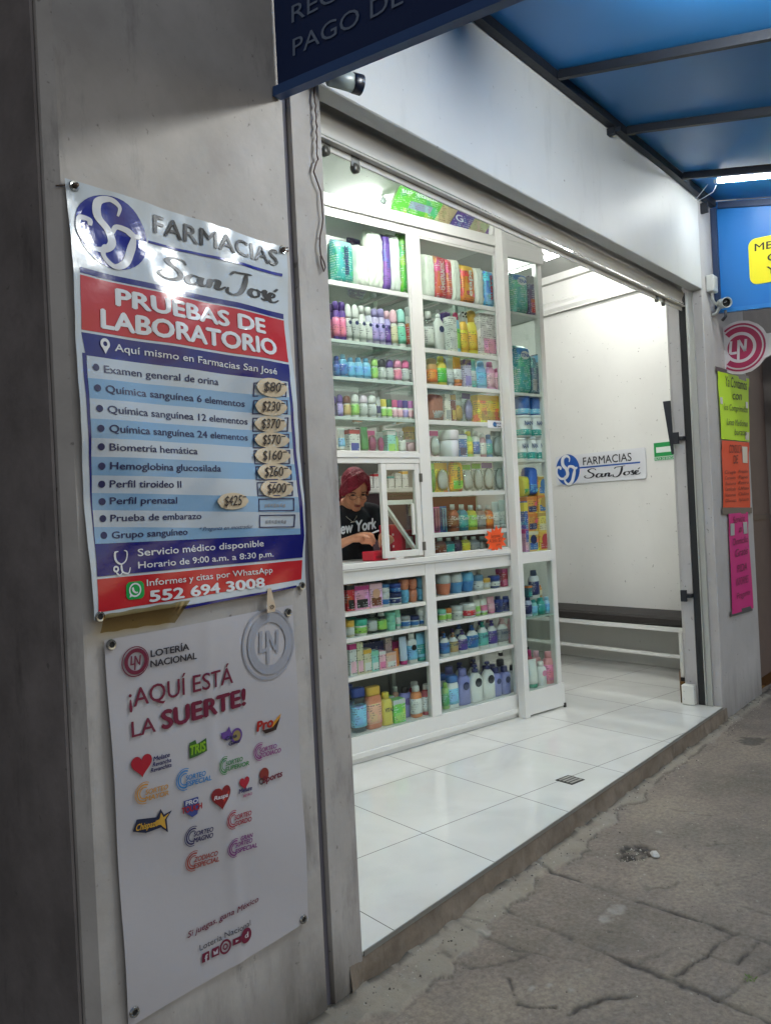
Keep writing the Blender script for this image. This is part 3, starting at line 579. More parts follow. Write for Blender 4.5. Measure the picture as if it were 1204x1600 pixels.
sheet = mb.build('vinyl_sheet', VIN('bcc5cc'), bn)
# printed colour fields
mb = MB(); e1, e2, e3 = .0007, .0012, .0017
quad_into(mb, [(119,419),(442,491),(442.5,499),(119.5,428)], 0, warp1, e1)
quad_into(mb, [(119.5,431),(443,501),(447.5,567),(124,516)], 1, warp1, e1)
quad_into(mb, [(124,520),(447.7,570.5),(447.9,594),(130,554)], 0, warp1, e1)
quad_into(mb, [(125,552),(447.8,592),(469,836),(146,857)], 0, warp1, e1, 30, 24)
rowsL = [560.5, 591.5, 623.5, 655, 685, 714, 743, 770.5, 797.2, 823.5, 850]; rowsR = [598, 622, 650, 676, 702, 726, 751, 777, 801, 826, 835]
for i in range(10):
    l0 = 131.5 + (rowsL[i]-560)*.052; l1 = 131.5 + (rowsL[i+1]-560)*.052
    quad_into(mb, [(l0, rowsL[i]-(4 if i == 0 else 0)), (443.5+(rowsR[i]-598)*.085, rowsR[i]), (443.5+(rowsR[i+1]-598)*.085, rowsR[i+1]), (l1, rowsL[i+1])], 2 if i % 2 else 3, warp1, e2, 24, 3)
quad_into(mb, [(146,856),(469,835.5),(469.5,871),(147,901)], 0, warp1, e2+.0002)
quad_into(mb, [(147,905),(469.5,875),(470,905),(148,957)], 1, warp1, e1)
quad_into(mb, [(286,946),(462,914.5),(462.5,917.5),(280,951.5)], 0, warp1, e2)
RED, BLU = VIN('b5222b'), VIN('171b6c')
mb.build('printed_bands', [BLU, RED, VIN('7fa3c2'), VIN('b5bfc8')], bn)
DK = mat('23233a', .4); WHT = VIN('d6d8dc')
TPAR = bn; TMATS = [mat('25262c', .35), WHT, mat('1d2150', .4)]
def T(s, bl, br, tl, mi, bold=0., shear=0., eps=.0019, mb_=None, warp=warp1):
    if mb_ is None:
        m1_ = MB(); P0, P1, P2 = bp_(*bl), bp_(*br), bp_(*tl); text_into(m1_, s, P0, P1, (P2-P0).z, 0, bold, shear, eps=eps, warp=warp); return m1_.build('lettering', TMATS[mi], TPAR, fix=False)
    P0, P1, P2 = bp_(*bl), bp_(*br), bp_(*tl); text_into(mb_ or mb, s, P0, P1, (P2-P0).z, mi, bold, shear, eps=eps, warp=warp)
T('FARMACIAS', (238,364), (430,417), (240,338), 0, .022)
T('PRUEBAS DE', (179,478), (410,522), (179,453), 1, .045)
T('LABORATORIO', (156,513), (427,556), (156,485), 1, .045)
T('Aquí mismo en Farmacias San José', (177,549), (426,586.5), (178,538), 1, .012)
rows = [('Examen general de orina',(159,583.5),(338.6,602.5),11.5),('Química sanguínea 6 elementos',(160,614.5),(381,636),11.5),('Química sanguínea 12 elementos',(162,646.5),(387,663.5),11.5),
 ('Química sanguínea 24 elementos',(164,676.5),(387,688.5),11.5),('Biometría hemática',(165,705),(303.5,710.5),11),('Hemoglobina glucosilada',(166.6,734),(340,737.5),11),('Perfil tiroideo II',(168,762),(278,762.5),11),
 ('Perfil prenatal',(169,788),(271.5,787),10.5),('Prueba de embarazo',(170.7,815),(312,811),10.5),('Grupo sanguíneo',(172.7,841.5),(290,835.5),10.5)]
for s, bl, br, h in rows: T(s, bl, br, (bl[0]-.5, bl[1]-h), 2, .016)
T('* Pregunta en mostrador', (309.6,830), (390.7,825.2), (309.5,824), 2, 0, .35, .0034)
T('Servicio médico disponible', (211.6,869), (408,853.5), (211.6,858), 1, .014)
T('Horario de 9:00 a.m. a 8:30 p.m.', (211.6,888), (424,869.5), (211.6,878), 1, .014)
T('Informes y citas por WhatsApp', (225,915.5), (422,894.5), (225,905.5), 1, .008)
T('552 694 3008', (230,940), (408,917), (230,923.5), 1, .04)
# round monogram, script name, rule
mb = MB(); c0 = bp_(173, 364); rx = (bp_(229.6, 379)-bp_(117, 352)).x/2; rz = (bp_(163, 306)-bp_(180, 422)).z/2; c0 = Vector((c0.x, YB, bp_(172, 365).z))
fr = frame(c0, c0+Vector((rx, 0, 0)), (0, 0, 1), rz, eps=.0015, warp=warp1)
disc_into(mb, fr, 0, 0, 0, 1.0, 0); fr2 = frame(c0, c0+Vector((rx, 0, 0)), (0, 0, 1), rz, eps=.0026, warp=warp1)
for s in SJ: stroke_into(mb, s, .19, fr2, 1, taper=.3, n=7)
def sanjose(mb, P0, P1, h, mi, warp=None, eps=.0019, wd=.42):
    P0, P1 = Vector(P0), Vector(P1); f_ = frame(P0, P1, (0, 0, 1), h/3.8, eps=eps, warp=warp, ref=11.1)
    for s in SANJOSE: stroke_into(mb, s, wd, f_, mi, taper=.4)
sanjose(mb, bp_(241, 433), bp_(434, 475), (bp_(247, 396)-bp_(247, 433)).z, 2, warp1)
P = [bp_(*p) for p in [(230,376.5),(437,429),(437,433.5),(230,380)]]; mb.grid(lambda s, t: warp1(P[3].lerp(P[2], s).lerp(P[0].lerp(P[1], s), t)+Vector((0, -.0014, 0))), 30, 1, 0)
mb.build('logo', [VIN('1b2685'), WHT, mat('1c1d24', .35)], bn, fix=False)
# icons: pin, stethoscope, messenger square, bullets
mb = MB()
def F2(x, y, s, eps=.003, warp=warp1):      # local frame at a spot, s = half size in metres
    c = bp_(x, y); return frame(c, c+Vector((s, 0, 0)), (0, 0, 1), s, eps=eps, warp=warp)
f_ = F2(160.5, 539.5, .0115*1.4); disc_into(mb, f_, 0, .1, .35, .8, 0, 24); mb.poly([f_(-.72, -.15), f_(0, -1.35), f_(.72, -.15), f_(0, -.45)], 0)
mb.build('pin_icon', [WHT, VIN('1f9a4a'), mat('1d2150', .4), mat('888c92', .5)], bn, fix=False); mb = MB()
f_ = F2(190, 877, .03)
stroke_into(mb, [(-.45,.8),(-.75,.7),(-.7,.1),(-.25,-.2),(.2,.1),(.3,.7),(.05,.85)], .16, f_, 0); stroke_into(mb, [(-.25,-.2),(-.2,-.8),(.3,-.95),(.5,-.5)], .14, f_, 0); disc_into(mb, f_, -.75, -.55, .12, .26, 0, 16); stroke_into(mb, [(-.75,-.8),(-.5,-1.05),(-.2,-.85)], .12, f_, 0)
mb.build('stethoscope_icon', [WHT, VIN('1f9a4a'), mat('1d2150', .4), mat('888c92', .5)], bn, fix=False); mb = MB()
P = [bp_(*p) for p in [(192,910),(220,905),(221,934),(192.5,938)]]
gx = rrect(P[0].x, P[1].x, P[3].z, P[0].z, .012); zs = (P[1].z-P[0].z)/(P[1].x-P[0].x)
mb.poly([warp1(Vector((x, YB-.0022, z))) for x, z in gx], 1)
f_ = F2(206.5, 921.5, .021, .0034); disc_into(mb, f_, 0, 0, .62, .80, 0, 28); mb.poly([f_(-.75, -.8), f_(-.25, -.62), f_(-.62, -.3)], 0); stroke_into(mb, [(-.3,.3),(-.2,-.1),(.1,-.32),(.34,-.3)], .22, f_, 0, taper=.9)
mb.build('messenger_icon', [WHT, VIN('1f9a4a'), mat('1d2150', .4), mat('888c92', .5)], bn, fix=False)
for i, (x, y) in enumerate([(146,575),(147,607.5),(149.6,639.5),(151,670.6),(152.6,699),(154.5,729),(156,757),(157.6,784),(158.8,810.5),(160.3,836.5)]):
    mb = MB(); disc_into(mb, F2(x, y, .0083, .0024), 0, 0, 0, 1, 2, 16); mb.build('bullet_dot', [WHT, VIN('1f9a4a'), mat('1d2150', .4), mat('888c92', .5)], bn, fix=False)
# price frames
for i, cy_ in enumerate([610,637,664,689.5,714.5,739.5,764.5,789,814.5]):
    mb = MB(); x0, x1 = 391.5+i*1.15, 441+i*1.7; hh = 11 if i < 7 else 10; sl = (4.5-i)*.045*1.6
    o_ = [(x0, cy_-hh-sl*1.5), (x1, cy_-hh+sl*1.5), (x1, cy_+hh+sl*1.5), (x0, cy_+hh-sl*1.5)]; cxm = (x0+x1)/2
    i_ = [(x0+1.6, o_[0][1]+1.7), (x1-1.6, o_[1][1]+1.7), (x1-1.6, o_[2][1]-1.7), (x0+1.6, o_[3][1]-1.7)]
    mb.add([warp1(bp_(*p)+Vector((0, -.0024, 0))) for p in o_+i_], [(k, (k+1) % 4, 4+(k+1) % 4, 4+k) for k in range(4)], 2)
    if i > 6:
        for j_ in range(7): mb.poly([warp1(bp_(cxm-17+j_*4.6+a_, cy_+b_+1.5)+Vector((0, -.0024, 0))) for a_, b_ in ((0, -2.2), (3.6, -3-j_ % 2), (3.8, 2.2), (.3, 2.6-j_ % 3))], 3)
    mb.build('price_frame', [WHT, VIN('1f9a4a'), mat('1d2150', .4), mat('888c92', .5)], bn, fix=False)
# oval paper price stickers
rn_s = random.Random(8); INK = mat('2a1d1a', .6); STK = mat('cdbb9e', .6, var=.12, bscale=30)
for s, x, y, wd in [('$80',417,607,25),('$230',417,636.5,25),('$370',417.5,663.5,25),('$570',420,688,24.5),('$160',421,712.5,26.5),('$260',423,738,26.5),('$600',426,764,26.5),('$425',357.5,783.5,27)]:
    c = bp_(x, y); w_ = (bp_(x+wd, y)-bp_(x-wd, y)).x/2; h_ = .0245
    f_ = frame(c, c+Vector((1, 0, 0)), (0, 0, 1), 1, eps=.0, warp=warp1); mb = MB()
    jx = rn_s.uniform(.88, 1.0); h_ *= rn_s.uniform(.85, 1.08); N_ = 28; ring = [(w_*jx*math.cos(2*math.pi*i/N_), h_*math.sin(2*math.pi*i/N_)*(1 if abs(math.cos(2*math.pi*i/N_)) < .9 else .8)) for i in range(N_)]
    top = [f_(a, b_)+Vector((0, -.0042-.006*(a/w_)**2, 0)) for a, b_ in ring]; bot = [p+Vector((0, .0012, 0)) for p in top]
    cc = f_(0, 0)+Vector((0, -.0042, 0)); mb.add(top+bot+[cc], [(i, (i+1) % N_, 2*N_) for i in range(N_)]+[(i, N_+i, N_+(i+1) % N_, (i+1) % N_) for i in range(N_)], 0)
    P0 = c+Vector((-w_*.52, 0, -.0125)); P1 = c+Vector((w_*.5, 0, -.011))
    cw = lambda q, X_=c.x, w2=w_: warp1(q)+Vector((0, -.0058*abs((q[0]-X_)/w2)-.0006, 0))
    text_into(mb, s, P0, P1, .026, 1, .008, .2, eps=.0058, warp=cw); text_into(mb, '-', c+Vector((w_*.52, 0, .004)), c+Vector((w_*.72, 0, .004)), .02, 1, .01, eps=.0068, warp=cw)
    mb.build('price_sticker', [STK, INK], bn, fix=False)
def eyelet(par, P, r=.013, nm='eyelet'):
    mb = MB(); N_ = 18
    for (ra, ya), (rb, yb) in (((r*.45, .001), (r*.55, -.003)), ((r*.55, -.003), (r*.85, -.0035)), ((r*.85, -.0035), (r, .001))):
        o = [Vector((P.x+ra*math.cos(2*math.pi*i/N_), P.y+ya, P.z+ra*math.sin(2*math.pi*i/N_))) for i in range(N_)]+[Vector((P.x+rb*math.cos(2*math.pi*i/N_), P.y+yb, P.z+rb*math.sin(2*math.pi*i/N_))) for i in range(N_)]
        mb.add(o, [(i, (i+1) % N_, N_+(i+1) % N_, N_+i) for i in range(N_)], 0, True)
    mb.add([Vector((P.x+r*.5*math.cos(2*math.pi*i/N_), P.y-.0005, P.z+r*.5*math.sin(2*math.pi*i/N_))) for i in range(N_)], [tuple(range(N_))], 1)
    return mb.build(nm, [mat('a9aaa8', .25, .9, key='eyelet_metal'), mat('1a1a1a', .7)], par, fix=False)
for x, y in ((114,292),(437,392),(150.6,963),(471,915.5)): eyelet(bn, warp1(bp_(x, y))+Vector((0, -.001, 0)))
mb = MB(); P = warp1(bp_(437, 392)); mb.tube([P+Vector((-.01, -.006, -.01)), P+Vector((.0, -.012, .004)), P+Vector((.02, -.002, .012))], .0025, 6); mb.tube([P+Vector((-.012, -.004, .0)), P+Vector((.012, -.01, -.004)), P+Vector((.03, .006, .006))], .002, 6)
P = warp1(bp_(114, 292)); mb.tube([P+Vector((0, .004, 0)), P+Vector((0, -.014, 0))], .005, 8); mb.tube([P+Vector((0, 0, 0)), P+Vector((-.02, .004, -.002)), P+Vector((-.038, .012, -.006))], .0018, 6)
mb.build('tie_wire', mat('6a5a50', .4, .6), bn)
# brown packing tape joining the two banners, paper tag
mb = MB(); P = [bp_(*p) for p in [(156,960),(289,937),(266,972),(150,989)]]
mb.grid(lambda s, t: (lambda q: warp1(q)+Vector((0, -.0055-.0006*math.sin(s*40+t*2)-.0005*math.sin(s*90+t*5), .001*math.sin(s*23))))(P[3].lerp(P[2], s).lerp(P[0].lerp(P[1], s), t)), 50, 6)
m = glass('brown_packing_tape', (.62, .50, .27), 2.2); tag(mb.build('packing_tape', m), 'shiny brown packing tape strip between the two banners', 'tape')
mb = MB(); P = bp_(415.5, 937); mb.slab([P+Vector(p) for p in ((-.006, -.016, .032), (.006, -.016, .032), (.018, -.018, -.02), (.016, -.018, -.034), (-.013, -.018, -.034), (-.014, -.018, -.018))], (0, .001, 0))
tg = tag(mb.build('paper_tag', mat('c4b097', .7)), 'small torn paper tag hanging between the banners near the grey emblem', 'tag')
mb = MB(); f_ = frame(P+Vector((.002, -.019, -.02)), P+Vector((.012, -.019, -.02)), (0, 0, 1), .01, eps=.0006); stroke_into(mb, [(-.8,.2),(.2,.5),(.8,0),(.1,-.5),(-.5,-.1),(.6,.2)], .25, f_); mb.build('scribble', INK, tg, fix=False)

# ---- lottery banner
lb = thing('lottery_banner', 'lower white lottery banner on the pillar with maroon headline and small game logos', 'banner')
mb = MB(); quad_into(mb, [(161,1000),(457,945),(479,1437),(200,1606)], 0, warp2, -.002, 80, 90); mb.build('vinyl_sheet', VIN('b4b1b4', .38), lb)
MAR = mat('6b1434', .45)
TPAR = lb; TMATS = [MAR, mat('23202a', .45), mat('35323c', .45)]
def T2(s, bl, br, tl, mi, bold=0., shear=0., eps=.0020): T(s, bl, br, tl, mi, bold, shear, eps, None, warp2)
T2('LOTERÍA', (230.6,1026), (289.5,1014.5), (230.6,1015.8), 1, .03); T2('NACIONAL', (230.6,1042), (301.5,1028.5), (230.6,1031.7), 1, .03)
T2('¡AQUÍ ESTÁ', (198,1105), (360.7,1066), (198,1077), 0, .008); T2('LA', (201,1151), (238,1141.5), (201,1127), 0, .008); T2('SUERTE!', (249,1138), (381,1100.5), (249,1110.5), 0, .05)
T2('Si juegas, gana México', (291,1464.6), (400,1406.5), (291,1455.5), 0, .01, .25); T2('Lotería Nacional', (309.5,1484.6), (387.6,1444), (309.5,1475.5), 2, .004)
mb = MB()
ln_logo_into(mb, F2(207, 1033, .036, .0026, warp2), 0); mb.build('lottery_emblem', MAR, lb, fix=False)
mb = MB(); ln_logo_into(mb, F2(418, 1006, .098, .0012, warp2), 0); mb.build('lottery_emblem', VIN('9698a1', .4), lb, fix=False)
CL = {}
def lc(c):
    if c not in CL: CL[c] = mat(c, .45)
    return CL[c]
def heart(f_, mb, mi):
    mb.poly([f_(.95*math.sin(t)**3, .85*(13*math.cos(t)-5*math.cos(2*t)-2*math.cos(3*t)-math.cos(4*t))/14) for t in [2*math.pi*i/32 for i in range(32)]], mi)
def logo(nm, cols, parts):
    mb = MB()
    for p in parts:
        if p[0] == 't': T2.__globals__['mb'] if 0 else T(p[1], p[2], p[3], (p[2][0], p[2][1]-p[4]), p[5], p[6] if len(p) > 6 else .03, p[7] if len(p) > 7 else .15, .0026, mb, warp2)
        elif p[0] == 'h': heart(F2(p[1], p[2], p[3], .002+.0003*p[4], warp2), mb, p[4])
        elif p[0] == 'd': disc_into(mb, F2(p[1], p[2], p[3], .0019+.0003*p[4], warp2), 0, 0, p[5] if len(p) > 5 else 0, 1, p[4], 24)
        elif p[0] == 'c':
            f_ = F2(p[1], p[2], p[3], .002, warp2)
            for r0, r1 in ((.93, 1.), (.68, .82), (.45, .55)):
                a_ = [math.radians(60+220*i/20) for i in range(21)]
                v_ = [f_(r1*math.cos(t), r1*math.sin(t)) for t in a_]+[f_(r0*math.cos(t), r0*math.sin(t)) for t in a_]; mb.add(v_, [(i, i+1, 22+i, 21+i) for i in range(20)], p[4])
        elif p[0] == 'p': mb.poly([warp2(bp_(*q)+Vector((0, -.0018-.0003*p[2], 0))) for q in p[1]], p[2])
    return mb.build(nm, [lc(c) for c in cols], lb, fix=False)
logo('game_logo', ['a01228', '1f1c55'], [('h',215.5,1193,.030,0), ('t','Melate',(233,1188),(259,1180.5),7,1,.03,.2), ('t','Revancha',(232,1196.5),(261,1188.5),6.5,1,.03,.2), ('t','Revanchita',(229,1205.5),(261.5,1196),6.5,1,.03,.2)])
logo('game_logo', ['7aa51e', '2e5a22'], [('p',[(291,1160),(301,1155),(303,1162),(318,1152),(319,1172),(303,1180),(291,1184)],1), ('t','TRIS',(292,1179),(317,1171),14,0,.05)])
logo('game_logo', ['5c3d86', '8a7a4a', '2a2350'], [('p',[(342,1145),(352,1142),(356,1134),(360,1146),(352,1156),(344,1153)],0), ('d',368,1149,.020,0), ('d',368,1149,.014,1), ('t','Gana',(350,1157),(368,1151),6,2,.04), ('t','Gato',(355,1165),(373,1159),6,2,.04)])
logo('game_logo', ['a31c14', 'c98a2c', '2a1612'], [('p',[(408,1141),(424,1137),(436,1120),(430,1140),(414,1146)],2), ('p',[(424,1130),(437,1114),(434,1128),(424,1138)],1), ('t','Pro',(400.5,1143),(425,1134),15,0,.05)])
def sorteo(c, cx_, cy_, rr, lines): logo('game_logo', [c], [('c', cx_, cy_, rr, 0)] + [('t', s, bl, br, h, 0, .03, .12) for s, bl, br, h in lines])
sorteo('8a2f7c', 405.5, 1174, .024, [('SORTEO',(404,1176),(431,1168),6.5),('ZODIACO',(404,1184),(437.5,1174.5),6.5)])
sorteo('2f7d3e', 348, 1195, .023, [('SORTEO',(349,1196),(377,1188),6.5),('SUPERIOR',(348,1204.5),(387,1194.5),6.5)])
sorteo('2f7cb8', 283, 1216, .027, [('SORTEO',(284,1218),(316,1210),7.5),('ESPECIAL',(284,1227.5),(325,1217),7.5)])
sorteo('c68e3e', 220, 1237, .026, [('SORTEO',(221,1240),(256,1230.5),7.5),('MAYOR',(221,1250),(257,1240),7.5)])
logo('game_logo', ['3c4a8a', 'a02a34', 'c8c8d0'], [('p',[(281,1250),(304,1243),(305,1258),(303,1270),(295,1275),(284,1268)],0), ('t','PRO',(284,1257),(303,1252),6.5,2,.04,0), ('t','TOUCH',(278,1270),(309.5,1261),9,1,.05,0)])
logo('game_logo', ['b6301c', '7d1a20', 'cfcad0'], [('h',340.5,1243,.034,1), ('h',341,1240,.027,0), ('t','Raspa',(329,1249),(350,1242.5),6,2,.04)])
logo('game_logo', ['a01c30', '1f1c55', 'a03a6a'], [('h',379,1222,.019,0), ('t','Melate',(369,1239),(390,1233),6.5,1,.04,.2), ('t','RETRO',(376,1245),(390,1240.5),3.8,2,.03,.2)])
logo('game_logo', ['7d2a24', '6c1a30', '3a2a2a'], [('d',411,1209,.017,0), ('d',406,1220,.009,2,.6), ('t','Sports',(408,1223),(439,1212),9.5,1,.04,.2)])
logo('game_logo', ['1c2440', 'c79a3a'], [('p',[(204,1298),(209,1279),(240,1275),(245,1262),(251,1271),(263,1264),(255,1278),(258,1299),(247,1291),(224,1300)],0), ('p',[(238,1281),(244,1278),(246,1268),(250,1275),(259,1268),(252,1279),(255,1294),(246,1287),(237,1288)],1), ('t','Chispazo',(208,1297),(242,1288),10,1,.04,.2)])
sorteo('231c55', 297, 1305, .025, [('SORTEO',(298,1305.5),(328,1297),7),('MAGNO',(298,1315.5),(328,1306.5),7.5)])
sorteo('a0283c', 359.5, 1279, .024, [('SORTEO',(361,1280),(388,1271.5),7),('GORDO',(361,1289.5),(388,1281),7)])
sorteo('7c2c7a', 362, 1323, .024, [('GRAN',(371,1312),(389.5,1306),6.5),('SORTEO',(362,1322.5),(389,1314),6.5),('ESPECIAL',(362,1332),(396.5,1321.5),6.5)])
sorteo('9c3c2c', 300, 1344, .025, [('ZODIACO',(300,1346),(336,1335),7.5),('ESPECIAL',(300,1356),(338.5,1344),7.5)])
# social icons
logo('social_icons', ['6b1434', 'b9b6bb'], [('p',[(313,1489.5),(324,1484),(324,1498),(313,1503.5)],0), ('t','f',(317,1502),(321.5,1499.5),11,1,.04,0),
 ('p',[(328,1481.5),(339,1476),(339,1490),(328,1495)],0), ('p',[(330,1484),(333.5,1486),(337,1480),(337,1488),(331,1490.5)],1), ('d',348.7,1477.5,.018,0,.72), ('d',348.7,1477.5,.008,0,.55),
 ('p',[(359.5,1466),(371,1460),(371,1470),(359.5,1476)],0), ('p',[(363.5,1466.5),(368,1466.5),(363.5,1471)],1), ('d',380,1459.5,.019,0), ('t','d',(377.5,1464),(383,1461.5),8,1,.03,0)])
for x, y in ((171,1007),(449,957),(208,1580),(470,1435)): eyelet(lb, warp2(bp_(x, y))+Vector((0, -.001, 0)))

# twisted wire hanging down the pillar edge
P = [(493,118),(490.6,146),(492,159),(493.5,165),(492.2,172),(494.6,183),(493.4,190),(495,198),(494,206),(495.6,214),(494.4,221),(495.4,230),(494.6,240),(496.6,249),(494.6,253.6),(490,268),(496,285),(501,299),(503,320),(504.5,342.6),(503,356),(500,369),(499.6,384),(501,398),(506,409),(508.5,418),(506,424),(502,412),(500.5,400)]
mb = MB(); mb.tube([onY(x, y, 1.700 + (.001 if i % 2 else -.002)) for i, (x, y) in enumerate(P)], .0024, 6); mb.tube([onY(x+.9*math.sin(i*2.1), y, 1.697) for i, (x, y) in enumerate(P[:16])], .0018, 6)
tag(mb.build('loose_wire', mat('4a352e', .6, bump=.1)), 'thin twisted brown wire hanging down the pillar edge beside the opening', 'wire')

# ================================================================ CAMERAS, BOXES
def bullet_cam(P, d, L, r, label, hood, body='9aa6a4', ln=True):
    P, d = Vector(P), Vector(d).normalized(); t = thing('security_camera', label, 'security camera', P, group='security cameras over the entrance')
    mb = MB(); mb.tube([Vector(), d*L*.04, d*L*.8, d*L*.8], [r*.8, r, r, r*.98], 20); mb.build('housing', mat(body, .35), t)
    u_ = d.cross(Vector((0, 0, 1))).normalized(); w_ = u_.cross(d); mb = MB(); N_ = 22
    ring = lambda q, rr: [q + u_*rr*math.cos(a_)+w_*rr*math.sin(a_) for a_ in [2*math.pi*i/N_ for i in range(N_)]]
    A_, B_, C_, D_ = ring(d*L*.72, r*1.06), ring(d*L, r*1.10), ring(d*L, r*.92), ring(d*L*.74, r*.90)
    mb.add(A_+B_+C_+D_, [(k*N_+i, k*N_+(i+1) % N_, (k+1)*N_+(i+1) % N_, (k+1)*N_+i) for k in range(3) for i in range(N_)], 0, True); mb.build('hood', mat(hood, .35), t)
    mb = MB(); mb.tube([d*L*.80, d*L*.83], r*.88, 20); mb.build('lens', mat('0c0d10', .08), t)
    return t, d
t, d_ = bullet_cam((1.85, 1.66, 2.690), (1, -.42, -.06), .112, .028, 'grey bullet camera with dark hood under the dark blue side sign', '10182a')
MB().tube([(-.03, .055, .0), (-.01, .02, .0), (.02, 0, 0)], .012, 10).build('bracket', mat('c0c3c2', .4), t)
MB().tube([(-.045, .04, -.002), (-.045, .055, -.002)], .03, 16).build('mounting_plate', mat('c0c3c2', .4), t)
t, d_ = bullet_cam((5.60, 1.66, 2.62), (-.62, -.5, -.12), .10, .032, 'white bullet camera with dark lens beside the bright blue side sign', '9aa09e', 'b4b9b7')
MB().tube([(-.02, .0, -.02), (-.03, .02, -.06), (-.03, .05, -.07)], .011, 10).build('bracket', mat('b0b5b3', .4), t)
mb = MB(); mb.tube([(-.06, -.045, -.06), (-.06, -.045, -.10), (-.05, -.02, -.12)], .010, 8); mb.build('dark_connector', mat('22262e', .4), t)
q = onY(1104, 436, 1.70)
t = thing('junction_box', 'small white electrical box on the wall above the white camera', 'junction box', (q.x+.04, 1.69, q.z-.03))
MB().box(-.045, .045, -.03, .02, -.055, .055, bev=.006).build('box', mat('b5b8b4', .4), t); MB().box(-.03, .03, -.033, -.0305, -.03, .035, bev=.001).build('cover', mat('a4a7a3', .4), t)
MB().tube([(0, 0, -.055), (.005, 0, -.09), (.03, -.01, -.12), (.07, -.02, -.135)], .008, 8).build('cable', mat('b5b8b4', .5), t)

# ================================================================ PILLAR POSTERS, LOTTERY FLAG SIGN
def poster(nm, px, c, label, lines, ink='2a2a20', extra=()):
    P = [onY(*p, 1.703) for p in px]; t = thing(nm, label, 'poster', P[3], group='neon paper posters on the right pillar'); o = P[3]
    def fn(s, u_, e=0):
        q = P[3].lerp(P[2], s).lerp(P[0].lerp(P[1], s), u_) - o; q.y -= .004 + e + .0025*math.sin(s*7+u_*5) + .004*(abs(s-.5)*2)**3*(u_ > .85); return q
    MB().grid(fn, 14, 18).build('paper', mat(c, .6), t)
    for s, x0, x1, y, h in lines:
        mb = MB(); a_, b_ = fn(x0, y, .001), fn(x1, y+.012, .001); text_into(mb, s, a_, b_, h, 0, .0, .25, eps=.0045); mb.build('handwriting', mat(ink, .6), t, fix=False)
    for (x0, x1, y0, y1) in extra:
        MB().slab([fn(x0, y0, .003), fn(x1, y0, .003), fn(x1, y1, .003), fn(x0, y1, .003)], (0, -.0006, 0)).build('tape_piece', mat('a9aeb0', .3), t)
    return t
rn = random.Random(4)
def scrawl(k): return ''.join(rn.choice('aenorcilmsut') for _ in range(k))
poster('neon_poster', [(1119,580),(1168,592),(1168.5,690),(1125,686)], 'b4dc10', 'yellow green handwritten poster, top of three on the right pillar', [('Ya Contamos', .22, .92, .80, .07), ('con', .42, .72, .62, .06), ('los Comprimidos', .12, .92, .44, .042), ('Línea Medicinas', .18, .92, .22, .042), ('baratas', .45, .88, .08, .042)], '1c2a10', [(.02, .10, .52, .62), (.86, .95, .52, .62), (.84, .97, .02, .14)])
poster('neon_poster', [(1125.5,688),(1168,691.5),(1170,793),(1128,793)], 'd8451a', 'orange handwritten poster, middle of three on the right pillar', [('CONSULTA', .25, .70, .82, .055), ('DE', .38, .55, .66, .055)]+[(x, a_, b_, .50-.085*i, .022) for i, x in enumerate(['Cirugía','Curación','Sutura','Certificado','Vacunas','Glucosa']) for a_, b_ in ((.05, .45),)]+[(x, .55, .92, .52-.085*i, .022) for i, x in enumerate(['Presión','Papel','Retiro','Uñas','Oídos','Aplicación'])], '5a1c10', [(.72, .92, .68, .93)])
poster('neon_poster', [(1136,803),(1166,800),(1175,950),(1142,960)], 'c41077', 'long magenta handwritten poster, lowest of three on the right pillar', [('Servicio', .2, .8, .90, .045), ('a', .45, .6, .80, .045), ('Domicilio', .15, .9, .68, .045), ('Gratis', .25, .85, .56, .05), ('PIDA', .3, .75, .40, .05), ('INFORMES', .2, .8, .27, .05), ('Pregunte', .2, .85, .14, .04)], '6a0a40', [(.06, .25, .78, .90), (.70, .92, .78, .90)])
for px, lab in (([(1117,572),(1169,588),(1169,597),(1118,581)], 'dark grey tape strip above the yellow green poster'), ([(1127,793),(1174,793),(1174,802),(1128,804)], 'dark grey tape strip between the orange and magenta posters'), ([(1140,956),(1175,946),(1175,954),(1141,964)], 'dark grey tape strip under the magenta poster')):
    P = [onY(*p, 1.699) for p in px]; tag(MB().slab(P, (0, .001, 0)).build('tape_strip', mat('4c4c50', .4)), lab, 'tape', 'dark tape strips on the right pillar')
ls = thing('lottery_sign', 'white hanging sign with maroon round emblem on the right pillar', 'sign', (0, 0, 0)); XL = 5.80
c = onX(1156, 543, XL); fr = frame(c, c+Vector((0, -.170, 0)), (0, 0, 1), .170, eps=.006)
out = [(1.06*math.cos(a_), 1.06*math.sin(a_)) for a_ in [R(-150+ 300*i/30) for i in range(31)]]
ou = [fr(max(x, -.62), y) for x, y in out if x > -.62] ; 
body = [fr(x, y) for x, y in [(1.06*math.cos(R(a_)), 1.06*math.sin(R(a_))) for a_ in (-126, -110, -90, -70, -50, -32)]+[(1.25, -.42), (2.6, -.42), (2.6, .30), (.98, .38)]+[(1.06*math.cos(R(a_)), 1.06*math.sin(R(a_))) for a_ in (35, 50, 70, 90, 110, 126)]]
MB().slab(body, (.012, 0, 0)).build('board', mat('b7b5b8', .4), ls)
mb = MB(); f2_ = frame(c, c+Vector((0, -.165, 0)), (0, 0, 1), .165, eps=.0085)
a_ = lambda r0, r1, lo, hi, mi: mb.add([f2_(r1*math.cos(R(t)), r1*math.sin(R(t))) for t in np.linspace(lo, hi, 31)]+[f2_(r0*math.cos(R(t)), r0*math.sin(R(t))) for t in np.linspace(lo, hi, 31)], [(i, i+1, 32+i, 31+i) for i in range(30)], mi)
a_(.90, .98, -128, 128, 0); a_(.62, .84, -132, 132, 0); a_(0.0, .50, -180, 180, 0)
f3_ = frame(c, c+Vector((0, -.165, 0)), (0, 0, 1), .165, eps=.0105)
